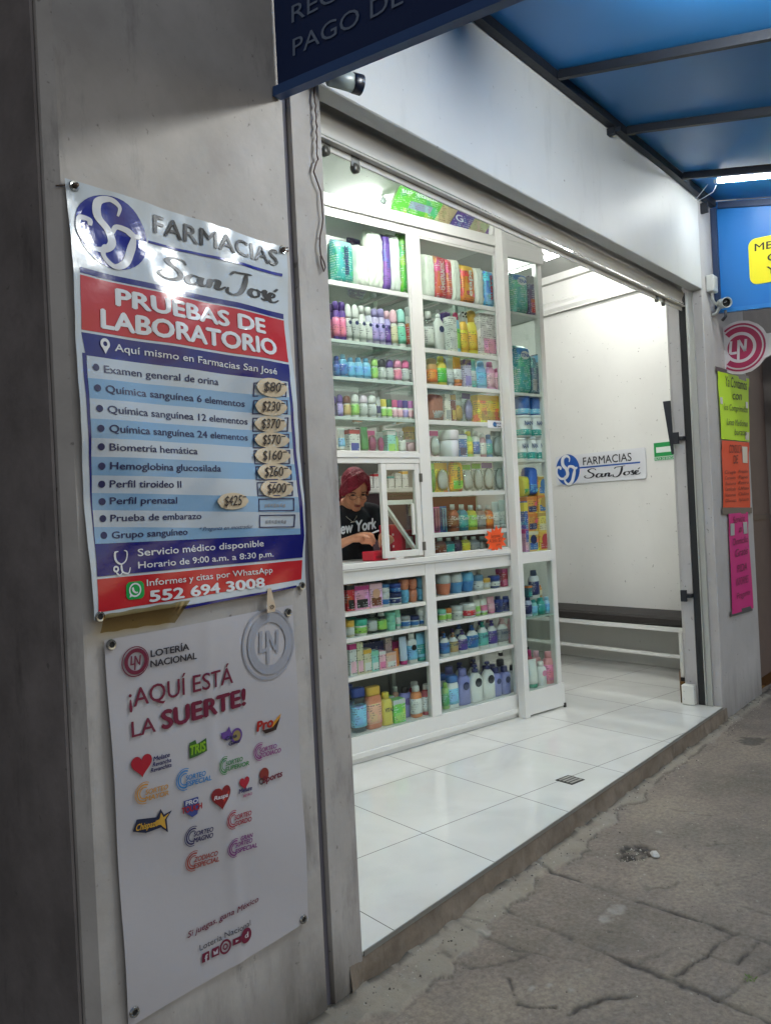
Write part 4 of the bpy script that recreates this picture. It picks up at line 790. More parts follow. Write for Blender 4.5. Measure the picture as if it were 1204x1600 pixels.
for pts in ([(-.34,.30),(-.40,-.2),(-.14,-.2)], [(-.1,-.55),(-.04,.30),(.18,-.18),(.24,.30)]):
    for p_, q_ in zip(pts[:-1], pts[1:]):
        dx, dy = q_[0]-p_[0], q_[1]-p_[1]; l_ = math.hypot(dx, dy); nx_, ny_ = -dy/l_*.05, dx/l_*.05; mb.poly([f3_(p_[0]+nx_, p_[1]+ny_), f3_(p_[0]-nx_, p_[1]-ny_), f3_(q_[0]-nx_, q_[1]-ny_), f3_(q_[0]+nx_, q_[1]+ny_)], 1)
mb.build('emblem', [mat('8c1744', .4), mat('b7b5b8', .4)], ls, fix=False)
for s, z, y1 in (('LOTERÍA', .02, 2.35), ('NACIONAL', -.22, 2.5)): text(s, f3_(1.22, z), f3_(y1, z), .028, mat('2a2630', .5), ls, eps=.0, bold=.03)

# ================================================================ DISPLAY CABINET (local axes: x along the front, y into the shop)
VF = 3.57                                   # front plane of the cabinet in the shop frame
def ctg(nm, lab, cat, u=0, v=0, z=0, group=None, rz=0): return thing(nm, lab, cat, W(u, v, z), A+rz, group)
cab = ctg('display_cabinet', 'tall white framed glass display cabinet with serving hatch facing the entrance', 'display cabinet')
def cbox(nm, mt, *bs, par=None, bev=.002):
    mb = MB()
    for b_ in bs: mb.box(*b_, bev=bev)
    return mb.build(nm, mt, par or cab)
DV = 0.40; VB = VF+DV
UL, UA0, UA1, UB0, UB1, UR = 1.75, 2.05, 3.195, 3.272, 3.935, 3.965
WM = WHITEMET
cbox('base_panel', WM, (UL, UR-.003, VF+.002, VF+.02, .045, .145), (UL, UR-.003, VF-.012, VF+.0015, .03, .06), (UL, UR-.003, VF+.006, VF+.02, .002, .0295))
cbox('centre_post', WM, (UA1, UB0, VF, VF+.035, .146, 1.046), (UA1, UB0, VF, VF+.035, 1.086, 3.03))
cbox('end_post', WM, (UB1, UR-.003, VF, VF+.035, .146, 1.046), (UB1, UR-.003, VF, VF+.035, 1.086, 3.03))
cbox('counter_rail', WM, (UL, UR-.003, VF-.012, VF+.038, 1.047, 1.085), (UL, UA1-.001, VF+.001, VF+.035, .978, 1.0465), (UB0+.001, UB1-.001, VF+.001, VF+.035, .976, 1.0465))
cbox('hatch_rail', WM, (UL, UA1-.001, VF+.001, VF+.035, 1.636, 1.665), (UL, UA1-.001, VF-.004, VF+.035, 1.666, 1.694))
cbox('top_rail', WM, (UL, UR-.003, VF-.015, VF+.04, 3.031, 3.095), (UL, UA1-.001, VF+.002, VF+.03, 2.992, 3.030), (UB0+.001, UB1-.001, VF+.002, VF+.03, 2.985, 3.030))
cbox('counter_top', mat('cfd0cc', .25), (UL, UR-.02, VF+.039, VB, 1.05, 1.082))
cbox('top_board', WM, (UL, UR-.02, VF+.041, VB, 3.04, 3.06))
cbox('back_post', ALU, (UL, UL+.03, VB-.03, VB, .15, 3.03), (UA1+.01, UA1+.04, VB-.03, VB-.001, .15, 1.049), (UA1+.01, UA1+.04, VB-.03, VB-.001, 1.083, 3.03), (UB1-.02, UB1+.008, VB-.03, VB-.001, .15, 1.049), (UB1-.02, UB1+.008, VB-.03, VB-.001, 1.083, 3.03))
cbox('back_panel', mat('6c6c68', .6), (UL, UR-.03, VB+.001, VB+.008, .03, 1.04))
# solid white shelves below, glass shelves above
WSH = mat('cfd0cb', .3)
def shelf(z, u0, u1, m_, th=.022, v0=VF+.006, v1=VB-.005): return cbox('shelf', m_, (u0, u1, v0, v1, z-th, z), bev=.001)
for z in (.824, .681, .470): shelf(z, UL, UA1-.002, WSH)
for z in (.841, .681, .470): shelf(z, UB0+.002, UB1-.002, WSH)
shelf(.149, UL, UR-.03, WSH, .02, VF+.021)
SHG = SHELFGLASS; EDGE = mat('9fb4ab', .25, key='glass_edge')
for z, b_ in ((2.635, 'A'), (2.314, 'A'), (2.11, 'A'), (1.893, 'A'), (2.641, 'B'), (2.325, 'B'), (2.111, 'B'), (1.895, 'B'), (1.676, 'B'), (1.462, 'B'), (1.219, 'B')):
    u0, u1 = (UL, UA1-.002) if b_ == 'A' else (UB0+.002, UB1-.002)
    sh_ = shelf(z, u0, u1, SHG, .006, VF+.03)
    lip = z > 2.6 or b_ == 'B'
    MB().box(u0, u1, VF+.012, VF+.029, z-(.026 if lip else .018), z+.001, bev=.001).build('shelf_edge', mat('c4c9c4', .3) if lip else EDGE, sh_)
    for uu_ in (u0+.18, u1-.14): MB().box(uu_, uu_+.02, VF+.05, VB-.03, z-.022, z-.0065).build('shelf_bracket', ALU, sh_)
cbox('deck', WSH, (UB0+.002, UB1-.002, VF+.036, VB-.005, 1.0825, 1.0845), bev=0)
def pane(u0, u1, v, z0, z1, par=None, nm='glass_pane', m_=None): return cbox(nm, m_ or GLASS, (u0, u1, v, v+.004, z0, z1), par=par or cab, bev=0)
pane(UL, UA1-.002, VF+.014, 1.695, 2.99); pane(UB0+.001, UB1-.001, VF+.014, 1.087, 2.984)
pane(UL, UA1-.002, VF+.014, .146, .977); pane(UB0+.001, UB1-.001, VF+.014, .146, .975)
# slanting upper glass above the cabinet up to the ceiling
mb = MB(); mb.slab([(UL, VF+.012, 3.097), (3.90, VF+.012, 3.097), (3.99, VF+.04, 3.385), (UL, VF+.04, 3.385)], (0, .004, 0)); mb.build('upper_glass', GLASS, cab)
mb = MB(); mb.beam((3.925, VF+.012, 3.097), (4.01, VF+.04, 3.385), .03, .045); mb.build('slanting_post', WM, cab)
cbox('door_seam', mat('6a6c69', .5), (UL, UR-.02, VF-.013, VF-.0125, 1.0555, 1.058), bev=0)
# mitred inner frames of the upper doors
def framebox(nm, mt, u0, u1, z0, z1, v, t_, d_, par=None):
    par = par or cab
    return cbox(nm, mt, (u0, u0+t_, v, v+d_, z0, z1), (u1-t_, u1, v, v+d_, z0, z1), (u0+t_+.0004, u1-t_-.0004, v, v+d_, z0, z0+t_), (u0+t_+.0004, u1-t_-.0004, v, v+d_, z1-t_, z1), par=par)
framebox('door_frame', WM, UB0+.0015, UB1-.0015, 1.0865, 2.984, VF+.003, .012, .009)
framebox('door_frame', WM, UL, UA1-.0025, 1.695, 2.991, VF+.003, .010, .009)
# narrow end section
V3 = 3.50
nar = ctg('display_cabinet', 'narrow white framed glass end cabinet standing taller beside the floor passage', 'display cabinet')
nb = lambda nm, mt, *bs, bev=.002: cbox(nm, mt, *bs, par=nar, bev=bev)
n0, n1 = 3.925, 4.335
nb('front_post', WM, (n0, n0+.047, V3, V3+.06, .002, 3.385)); nb('front_post', WM, (n1-.052, n1, V3+.03, V3+.07, .16, 3.02))
nb('base_panel', WM, (n0+.048, n1, V3+.012, V3+.03, .012, .162), (n0+.048, n1-.002, V3+.031, V3+.44, .145, .16))
nb('middle_rail', WM, (n0+.048, n1-.053, V3+.012, V3+.035, .985, 1.052)); nb('top_rail', WM, (n0+.048, n1, V3+.008, V3+.035, 2.96, 3.045))
nb('top_panel', mat('d4d5d2', .35), (n0+.048, n1, V3+.016, V3+.03, 3.046, 3.386), (n0+.06, n1-.012, V3+.013, V3+.0155, 3.07, 3.082), (n0+.06, n1-.012, V3+.013, V3+.0155, 3.10, 3.12))
nb('side_panel', mat('d4d5d2', .35), (n1-.016, n1-.001, V3+.071, V3+.44, 3.02, 3.386)); nb('back_post', WM, (n1-.03, n1-.001, V3+.41, V3+.44, .161, 3.0)); nb('back_post', WM, (n0+.05, n0+.08, V3+.41, V3+.44, .161, 3.0))
nb('side_rail', WM, (n1-.02, n1-.002, V3+.071, V3+.409, .162, .19), (n1-.02, n1-.002, V3+.071, V3+.409, 2.99, 3.019))
for z in (2.619, 2.093, 1.657, 1.054): nb('shelf', WSH if z > 1.1 else WM, (n0+.049, n1-.054, V3+.036, V3+.40, z-.018, z)); 
for z in (.632, ): nb('shelf', SHELFGLASS, (n0+.049, n1-.03, V3+.036, V3+.40, z-.006, z), bev=0); nb('shelf_edge', EDGE, (n0+.049, n1-.053, V3+.03, V3+.0355, z-.010, z+.001), bev=0)
pane(n0+.048, n1-.053, V3+.02, 1.053, 2.959, nar); pane(n0+.048, n1-.053, V3+.02, .163, .984, nar); pane(n1-.008, n1-.004, V3+.072, .191, .192, nar)
cbox('side_glass', GLASS, (n1-.010, n1-.006, V3+.072, V3+.408, .191, 2.989), par=nar, bev=0)
nb('foot', mat('222222', .6), (n1-.015, n1+.003, V3+.005, V3+.02, .0, .03))
# hatch sash
hs = ctg('hatch_window', 'white framed glass sash closing the right half of the serving hatch', 'window')
framebox('sash_frame', WM, 2.895, 3.183, 1.098, 1.632, VF-.006, .036, .028, hs)
pane(2.930, 3.148, VF+.006, 1.133, 1.597, hs)
MB().beam((2.935, VF+.030, 1.40), (3.150, VF+.032, 1.135), .014, .03, up=(0, 1, 0)).build('reflection_diagonal', WM, hs)  # solid bar modelled in place of a diagonal reflection in the sash glass
cbox('reflection_bar', WM, (2.935, 3.148, VF+.024, VF+.034, 1.398, 1.425), par=hs)  # bar shaped after the frame's reflection in the pane
for z in (1.15, 1.55): cbox('hinge', STEEL, (3.176, 3.200, VF-.012, VF-.0065, z-.025, z+.025), par=hs, bev=.001)
cbox('handle', WM, (3.10, 3.118, VF-.022, VF-.0065, 1.22, 1.40), par=hs)
cbox('bottom_stop', WM, (2.97, 3.03, VF-.010, VF+.004, 1.086, 1.097), par=hs)
for (z0, z1, u0, u1, c) in ((1.43, 1.50, 2.955, 3.03, 'cfd0c4'),):
    pass

# ================================================================ PRODUCTS
K = dict(wh='d8dad6', cr='d9cfae', na='1b2a63', bl='2f6fb0', lb='7cc3e6', sky='5fb0dc', te='2f9e97', tl='8fd0c4', mi='7fd0b0', gr='3e9c4c', lg='9fd060', dg='1d6a3a', ye='e6d23c', yo='e8b23a', ora='e07a2c', ro='c02a30', pk='e57fa8', lpk='efb8c8', mg='c4287a', pu='5b3a94', li='a79ad6', vi='7f7fd0', br='7a3b22', bk='18181c', gy='9a9c9c', lgy='c0c4c2', tan='c7a56a', red='c02432', coral='e2825a', peach='e8a98a', cl='CLEAR', dpu='3a2a50', gold='b8923c', grn='6cc23a', dbl='22419a')
def desat(c, k=.14):
    v = [int(c[i:i+2], 16) for i in (0, 2, 4)]; g = sum(v)/3
    return ''.join('%02x' % int(x*(1-k)+g*k) for x in v)
def cm(c, rough=.3):
    c = K.get(c, c)
    if c == 'CLEAR': return CLEARP
    c = desat(c)
    return mat(c, rough, 0, .5, key='product_plastic', var=.04, bscale=30)
def pr(c, ink=None):
    c = K.get(c, c)
    if c == 'CLEAR': return CLEARP
    l = sum(lin(c))/3
    return printed(c, ink or ('3a3c48' if l > .25 else 'd8d8dc'))
rg = random.Random(11)
def oval(t, w_, h_, y, z, c, nm='emblem'):
    mb = MB(); N_ = 20; mb.add([(w_*math.cos(2*math.pi*i/N_), y, z+h_*math.sin(2*math.pi*i/N_)) for i in range(N_)]+[(w_*math.cos(2*math.pi*i/N_), y+.002, z+h_*math.sin(2*math.pi*i/N_)) for i in range(N_)],
        [tuple(range(N_)), tuple(range(2*N_-1, N_-1, -1))]+[(i, (i+1) % N_, N_+(i+1) % N_, N_+i) for i in range(N_)]); return mb.build(nm, cm(c), t)
def ptext(t, s, w_, h_, y, z, c, vert=False, nm='lettering'):
    m_ = mat(K.get(c, c), .5); mb = MB()
    if vert: text_into(mb, s, (h_/2, y, z-w_/2), (h_/2, y, z+w_/2), h_, 0, .03, up=Vector((-1, 0, 0)), eps=.0012)
    else: text_into(mb, s, (-w_/2, y, z-h_/2), (w_/2, y, z-h_/2), h_, 0, .03, eps=.0012)
    return mb.build(nm, m_, t, fix=False)
def wrapband(t, lv, z0, z1, c, k=1.02, nm='label', seg=20, ink=None):
    rs = [l for l in lv]
    def at_(z):
        for a_, b_ in zip(rs[:-1], rs[1:]):
            if a_[0] <= z <= b_[0] and b_[0] > a_[0]:
                f_ = (z-a_[0])/(b_[0]-a_[0]); return (z, (a_[1]+(b_[1]-a_[1])*f_)*k+.0004, (a_[2]+(b_[2]-a_[2])*f_)*k+.0004, a_[3] if len(a_) > 3 else 2)
        return (z, rs[-1][1]*k, rs[-1][2]*k, 2)
    L = [at_(z0+(z1-z0)*i/4) for i in range(5)]
    return MB().loft(L, seg, caps=True).build(nm, pr(c, ink), t)
def bottle(t, w_, h, d, bo, ca, la, sty='shampoo', emb=None, txt=None):
    e = 2.0; rx, ry = w_/2, d/2
    if sty == 'shampoo': e = 2.6; lv = [(0, .90*rx, .88*ry, e), (.015*h, rx, ry, e), (.45*h, rx*.97, ry*.97, e), (.66*h, rx, ry, e), (.76*h, rx*.86, ry*.88, e), (.80*h, rx*.62, ry*.7, 2)]; cap = [(.80*h, .60*rx, .72*ry), (.97*h, .56*rx, .66*ry), (h, .50*rx, .58*ry)]
    elif sty == 'flip': e = 3; lv = [(0, .88*rx, .9*ry, e), (.02*h, rx*.94, ry, e), (.5*h, rx*.98, ry, e), (.70*h, rx, ry, e), (.77*h, rx*.92, ry*.9, e), (.79*h, rx*.8, ry*.8, e)]; cap = [(.79*h, rx*.88, ry*.9, 3), (.84*h, rx*.92, ry*.92, 3), (.97*h, rx*.90, ry*.9, 3), (h, rx*.8, ry*.8, 3)]
    elif sty == 'pump': lv = [(0, .9*rx, .9*ry, 2.3), (.015*h, rx, ry, 2.3), (.50*h, rx, ry, 2.3), (.66*h, rx*.9, ry*.9, 2.2), (.75*h, rx*.55, ry*.6, 2), (.79*h, rx*.34, ry*.5, 2)]; cap = [(.79*h, rx*.36, rx*.36), (.88*h, rx*.36, rx*.36), (.885*h, rx*.14, rx*.14), (.93*h, rx*.14, rx*.14), (.932*h, rx*.34, rx*.3), (.985*h, rx*.32, rx*.28), (h, rx*.25, rx*.2)]
    elif sty == 'spray': ry = rx; lv = [(0, .92*rx, .92*ry), (.01*h, rx, ry), (.70*h, rx, ry), (.75*h, rx*.88, ry*.88), (.77*h, rx*.8, ry*.8)]; cap = [(.77*h, rx*.88, rx*.88), (.95*h, rx*.86, rx*.86), (.99*h, rx*.72, rx*.72), (h, rx*.5, rx*.5)]
    elif sty == 'roll': ry = min(ry, rx); lv = [(0, .80*rx, .8*ry), (.02*h, rx*.86, ry*.86), (.35*h, rx*.98, ry*.98), (.58*h, rx*.92, ry*.92), (.64*h, rx*.75, ry*.75)]; cap = [(.64*h, rx*.9, ry*.9), (.70*h, rx*.98, ry*.98), (.88*h, rx*.92, ry*.92), (.96*h, rx*.7, ry*.7), (h, rx*.3, ry*.3)]
    elif sty == 'powder': lv = [(0, .92*rx, .92*ry, 2.4), (.02*h, rx, ry, 2.4), (.60*h, rx*.98, ry, 2.4), (.74*h, rx*.9, ry*.9, 2.2), (.82*h, rx*.6, ry*.7, 2)]; cap = [(.82*h, rx*.62, ry*.75), (.96*h, rx*.60, ry*.7), (h, rx*.5, ry*.6)]
    elif sty == 'mouth': e = 3.2; lv = [(0, .9*rx, .9*ry, e), (.02*h, rx, ry, e), (.62*h, rx, ry, e), (.74*h, rx*.8, ry*.85, 2.6), (.80*h, rx*.42, ry*.5, 2)]; cap = [(.80*h, rx*.46, ry*.55), (h, rx*.44, ry*.52)]
    elif sty == 'tubecap': lv = [(.14*h, rx*.95, ry*.95), (.2*h, rx, ry), (.55*h, rx, ry*.7), (.94*h, rx*1.0, ry*.12), (h, rx, ry*.10, 3)]; cap = [(0, rx*.8, ry*.9), (.13*h, rx*.86, ry*.95)]
    MB().loft(lv, 20).build('body', cm(bo), t); MB().loft(cap, 16).build('cap', cm(ca), t)
    if la: 
        z0, z1 = (.12*h, .60*h) if sty != 'tubecap' else (.26*h, .60*h); wrapband(t, lv, z0, z1, la)
    if emb: oval(t, rx*.52, rx*.50, -ry*1.03-.001, .52*h, emb)
    if txt: ptext(t, txt[0], rx*1.5, min(h*.12, rx*.7), -ry*1.06-.003, (.48 if not emb else .3)*h, txt[1])
def jar(t, w_, h, d, bo, ca, la, txt=None, **k):
    r_ = w_/2; lv = [(0, r_*.86, r_*.86), (.03*h, r_*.92, r_*.92), (.3*h, r_*.96, r_*.96), (.60*h, r_*.94, r_*.94), (.63*h, r_*.86, r_*.86)]
    MB().loft(lv, 20).build('body', cm(bo), t); MB().loft([(.62*h, r_*.95, r_*.95), (.65*h, r_, r_), (.95*h, r_, r_), (h, r_*.93, r_*.93)], 20).build('lid', cm(ca), t)
    if la: wrapband(t, lv, .14*h, .52*h, la)
    if txt: ptext(t, txt[0], r_*1.3, h*.2, -r_*1.05-.002, .34*h, txt[1])
def bowl(t, w_, h, d, bo, ca, la, **k):
    r_ = w_/2; MB().loft([(0, r_*.68, r_*.68), (.06*h, r_*.8, r_*.8), (.45*h, r_*.96, r_*.96), (.55*h, r_, r_)], 20).build('bowl', cm(bo), t)
    MB().loft([(.551*h, r_*.98, r_*.98), (.62*h, r_, r_), (.9*h, r_*.94, r_*.94), (h, r_*.8, r_*.8)], 20).build('lid', cm(ca), t)
def can(t, w_, h, d, bo, ca, la, txt=None, **k):
    r_ = w_/2; lv = [(0, r_, r_), (.9*h, r_, r_)]; MB().loft([(0, r_*.96, r_*.96), (.015*h, r_, r_), (.88*h, r_, r_)], 24).build('body', cm(bo), t)
    MB().loft([(.881*h, r_*1.02, r_*1.02), (.99*h, r_*1.02, r_*1.02), (h, r_*.97, r_*.97)], 24).build('lid', cm(ca), t)
    if la: wrapband(t, lv, .06*h, .34*h, la, ink='e8e8e8')
    if txt: ptext(t, txt[0], r_*1.2, h*.20, -r_*1.03-.002, .62*h, txt[1])
def carton(t, w_, h, d, bo, ca, la, txt=None, emb=None, vert=False, **k):
    MB().box(-w_/2, w_/2, -d/2, d/2, 0, h, bev=.0015).build('carton', pr(bo), t)
    if ca: MB().box(-w_/2-.0006, w_/2+.0006, -d/2-.0006, d/2+.0006, h*.80, h*.97).build('printed_band', cm(ca, .4), t)
    if la: MB().box(-w_*.38, w_*.38, -d/2-.0014, -d/2-.0002, h*.08, h*.42).build('printed_picture', pr(la), t)
    if emb: oval(t, w_*.3, w_*.3, -d/2-.003, h*.58, emb)
    if txt: ptext(t, txt[0], (h*.7 if vert else w_*.84), (w_*.35 if vert else min(h*.14, w_*.3)), -d/2-.0035, h*(.5 if vert else .68), txt[1], vert)
def pillow(t, w_, h, d, bo, ca, la, txt=None, emb=None, wrink=0.0, vert=True, lean=0, **k):
    n_ = 12; sd = rg.random()*50; mb = MB()
    def sm(a_, k_=5): return (1-abs(a_)**k_)
    def pt(s, q, side):
        X = s*2-1; Z = q*2-1; th = d/2*(sm(X)*sm(Z, 6))**.45
        wr = wrink*(math.sin(X*9+sd+3*math.sin(Z*5+sd))+math.sin(Z*23+sd*2+X*6)*.6)*(.3+.7*abs(Z))+wrink*.8*math.sin(X*31+Z*7+sd)
        x = X*w_/2*(1-.05*(1-sm(Z, 4))+.02*math.sin(Z*12+sd)*(wrink > 0)); z = h/2*(1+Z*(1-.03*(1-sm(X, 4))))
        return (x, -side*(th+wr*(th > .004)), z)
    for sgn in (1, -1): mb.grid(lambda s, q: pt(s, q, sgn), 16 if wrink else n_, 22 if wrink else n_)
    mb.build('film_pack', pr(bo) if not wrink else (mat(K.get(bo, bo), .35, 0, .5, key='crinkled_film')), t)
    if la:
        MB().grid(lambda s, q: (lambda p: (p[0], p[1]-.0015, p[2]))(pt(.12+.76*s, .10+.28*q, 1)), 8, 5).build('printed_picture', pr(la), t, fix=False)
    if ca: MB().grid(lambda s, q: (lambda p: (p[0], p[1]-.0012, p[2]))(pt(.06+.88*s, .80+.13*q, 1)), 8, 3).build('printed_band', cm(ca), t, fix=False)
    if emb: oval(t, w_*.3, w_*.2, -d/2-.004, h*.78, emb)
    if txt: ptext(t, txt[0], (h*.62 if vert else w_*.6), (w_*.26 if vert else w_*.16), -d/2-.004, h*(.52 if vert else .78), txt[1], vert)
def blister(t, w_, h, d, bo, ca, la, txt=None, **k):
    MB().box(-w_/2, w_/2, d*.30, d*.30+.002, 0, h, bev=.0006).build('card', pr(bo), t)
    MB().box(-w_*.48, w_*.48, d*.30-.0012, d*.30-.0002, h*.80, h*.98).build('printed_band', cm(ca or 'wh'), t)
    mb = MB(); mb.loft([(h*.10, w_*.12, d*.1), (h*.2, w_*.34, d*.26), (h*.45, w_*.40, d*.30), (h*.65, w_*.30, d*.26), (h*.76, w_*.08, d*.1)], 16); mb.build('contents', cm(la or 'lgy'), t)
    MB().loft([(h*.06, w_*.3, d*.12), (h*.14, w_*.42, d*.32), (h*.48, w_*.46, d*.36), (h*.70, w_*.36, d*.32), (h*.79, w_*.14, d*.1)], 16, caps=False).build('bubble', CLEARP, t)
def brush(t, w_, h, d, bo, ca, la, **k):
    MB().box(-w_/2, w_/2, d*.2, d*.2+.002, 0, h).build('card', pr(bo), t)
    for x in (-w_*.2, w_*.2): MB().loft([(h*.08, w_*.07, .004), (h*.5, w_*.11, .006), (h*.62, w_*.05, .004), (h*.74, w_*.10, .006), (h*.93, w_*.09, .006)], 10, cx=x, cy=d*.2-.008).build('brush', cm(la or 'wh'), t)
    MB().box(-w_*.44, w_*.44, d*.2-.018, d*.2-.0005, h*.05, h*.96).build('bubble', CLEARP, t)
KIND = dict(sh=('bottle', 'bottle', lambda t, *a, **k: bottle(t, *a, sty='shampoo', **k)), fl=('bottle', 'bottle', lambda t, *a, **k: bottle(t, *a, sty='flip', **k)), pu=('pump_bottle', 'bottle', lambda t, *a, **k: bottle(t, *a, sty='pump', **k)),
 sp=('spray_can', 'spray can', lambda t, *a, **k: bottle(t, *a, sty='spray', **k)), ro=('deodorant_stick', 'deodorant', lambda t, *a, **k: bottle(t, *a, sty='roll', **k)), po=('powder_bottle', 'bottle', lambda t, *a, **k: bottle(t, *a, sty='powder', **k)),
 mo=('mouthwash_bottle', 'bottle', lambda t, *a, **k: bottle(t, *a, sty='mouth', **k)), tu=('squeeze_tube', 'tube', lambda t, *a, **k: bottle(t, *a, sty='tubecap', **k)), ja=('cream_jar', 'jar', jar), bw=('hair_gel_tub', 'tub', bowl), ca=('formula_tin', 'tin', can),
 bx=('carton', 'box', carton), pk=('film_pack', 'pack', pillow), bl=('blister_pack', 'blister pack', blister), br=('toothbrush_pack', 'toothbrush pack', brush))
SHF = dict(A1=(2.636, 'top shelf of left bay', .10, 3.16), A2=(2.315, 'second shelf of left bay', .055, 0), A3=(2.111, 'third shelf of left bay', .055, 0), A4=(1.894, 'fourth shelf of left bay', .05, 0), A5=(1.6955, 'shelf directly above the hatch', .05, 0),
 a1=(.8245, 'first shelf below the hatch', .06, 0), a2=(.6815, 'second shelf below the hatch', .055, 0), a3=(.4705, 'third shelf below the hatch', .05, 0), a4=(.1495, 'lowest deck below the hatch', .06, 0),
 B1=(2.642, 'top shelf of middle bay', .10, 0), B2=(2.326, 'second shelf of middle bay', .06, 0), B3=(2.112, 'third shelf of middle bay', .055, 0), B4=(1.896, 'fourth shelf of middle bay', .06, 0), B5=(1.677, 'fifth shelf of middle bay', .05, 0), B6=(1.463, 'sixth shelf of middle bay', .05, 0), B7=(1.22, 'upper mouthwash shelf', .06, 0), B8=(1.0848, 'lower mouthwash row', .06, 0),
 b1=(.8415, 'first lower shelf of middle bay', .06, 0), b2=(.6815, 'second lower shelf of middle bay', .055, 0), b3=(.4705, 'third lower shelf of middle bay', .055, 0), b4=(.1495, 'lowest deck of middle bay', .065, 0),
 C1=(2.62, 'top shelf of narrow cabinet', .10, 0), C2=(2.094, 'second shelf of narrow cabinet', .10, 0), C3=(1.658, 'third shelf of narrow cabinet', .09, 0), C4=(1.055, 'fourth shelf of narrow cabinet', .09, 0), c1=(.6325, 'glass shelf of narrow cabinet', .06, 0), c4=(.1605, 'bottom of narrow cabinet', .07, 0))
# shelf: kind, x0, x1, ytop (photo pixels, turned into sizes below), body, cap, label, words, extras
IT = {}
IT['A1'] = [('pk',514,546,376,'te','tl',None,'teal puffy diaper pack',dict(txt=('suavelastic','na'))),('pk',547,569,384,'e4e4da',None,None,'small crinkled white diaper pack',dict(wrink=.006)),('pk',541,564,372,'pu',None,None,'purple diaper pack leaning behind white pack',dict(dv=.17)),('pk',566,591,361,'e4e4da',None,None,'tall crinkled white diaper pack',dict(wrink=.006)),('pk',590,602,366,'7d5cb4','pu',None,'narrow purple diaper pack',dict()),('pk',601,617,367,'e0e2dc',None,None,'narrow crinkled white pack beside green pack',dict(wrink=.005)),('pk',617,641,366,'5fae3c','grn',None,'bright green diaper pack',dict(txt=('suavelastic','na')))]
IT['A2'] = [('sp',519,528,471,'pu','pu','pk','purple and pink spray can',{}),('sp',528.5,538,472,'pu','pu','pk','purple and pink spray can',{}),('ro',538.5,548,475,'wh','wh','lgy','white deodorant with navy roundel',dict(emb='na')),('ro',549,559,476,'wh','wh','lgy','white deodorant with navy roundel',dict(emb='na')),('sp',559.5,569,478,'wh','wh','wh','tall white spray can',dict(emb='na')),('sp',570,579,480,'cfcbe0','wh','wh','pale lilac spray can with white cap',dict(emb='na')),('sp',579.5,589,483,'c4b8de','li','li','lilac spray can',dict(emb='na')),('sp',589.5,599,483,'c4b8de','li','li','lilac spray can',dict(emb='na')),('sp',599.5,608,486,'li','lpk','pu','purple pink slim spray can',dict(emb='na')),('ro',608.5,619,484,'wh','lpk','cr','white bottle with pink cap',{}),('ro',619.5,631.5,483,'wh','tl','mi','white bottle with mint cap',{}),('sp',632.5,645,480,'wh','lgy','red','white spray can with red band',dict(emb='na'))]
IT['A3'] = [('sp',522,529,556,'dbl','dbl','bl','dark blue bottle',{}),('sh',529.5,541,554,'sky','lb','bl','light blue bottle',{}),('sh',542,553,559,'lb','sky','sky','sky blue bottle in shrink pack',{}),('sh',553.5,565,559,'lb','sky','sky','sky blue bottle in shrink pack',{}),('sh',565.5,577,560,'lb','sky','sky','sky blue bottle in shrink pack',{}),('ro',579.5,589.5,560,'wh','lg','lg','white deodorant with green cap',{}),('ro',590.5,602,561,'wh','bk','lgy','white deodorant with black cap',{}),('ro',603,613.5,562,'wh','pu','lgy','white deodorant with purple cap',{}),('ro',614.5,626,562,'wh','pk','pk','white deodorant with rose cap',{}),('ro',627,638,563,'wh','e85a9a','lgy','white deodorant with bright pink cap',{}),('ro',639,648,565,'wh','gy','lgy','white deodorant with grey cap',{})]
IT['A4'] = [('ro',526,535,616,'pu','pu','li','purple deodorant',{}),('ro',536,547,618,'wh','br','tan','white deodorant with brown cap',{}),('ro',547.5,560,616,'wh','wh','lg','plain white roll on deodorant',{}),('ro',561,573,617,'wh','e2d0e4','lgy','white deodorant with lilac cap',{}),('ro',574,587,618,'wh','wh','lgy','wide white roll on deodorant',{}),('tu',588,594,620,'lgy','gy','na','slim grey tube',{})]+[('ja',594.5+8.4*i,602.5+8.4*i,624+.6*i,'e6e8e0',c,c2,'small white jar with %s lid' % nm_,{}) for i,(c,c2,nm_) in enumerate([('ye','lg','yellow'),('dg','lg','green'),('e0508c','lpk','pink'),('8a3a9c','lpk','violet'),('3c2c94','li','dark purple'),('c86ac0','lpk','orchid'),('ora','yo','orange')])]
IT['A5'] = [('tu',528,538,669,'wh','wh','lb','white and blue tube',{}),('bx',541.5,558,671,'wh','ro','dbl','white carton with red and blue print',{}),('tu',556,563,668,'24443a','dg',None,'dark green tube behind carton',dict(dv=.05)),('tu',563.5,574,667,'gr','dg',None,'bright green tube',{}),('bl',575,588,672,'pk','mg','mg','pink comb in plastic pack',{}),('bl',589,600,675,'lgy','gy','mg','grey comb in plastic pack',{}),('bx',601,614,673,'tl','wh','lg','teal and white soap carton',{}),('sh',614.5,621,675,'lg','mi',None,'slim clear green bottle',{}),('sh',621.5,632,674,'cl','wh','wh','clear bottle with white cap',{}),('bx',632.5,654,667,'tan','yo','ro','orange carton with red picture',dict(dv=.05)),('bl',634,652,686,'lpk','lgy','lpk','pale pink mirror pack',{})]
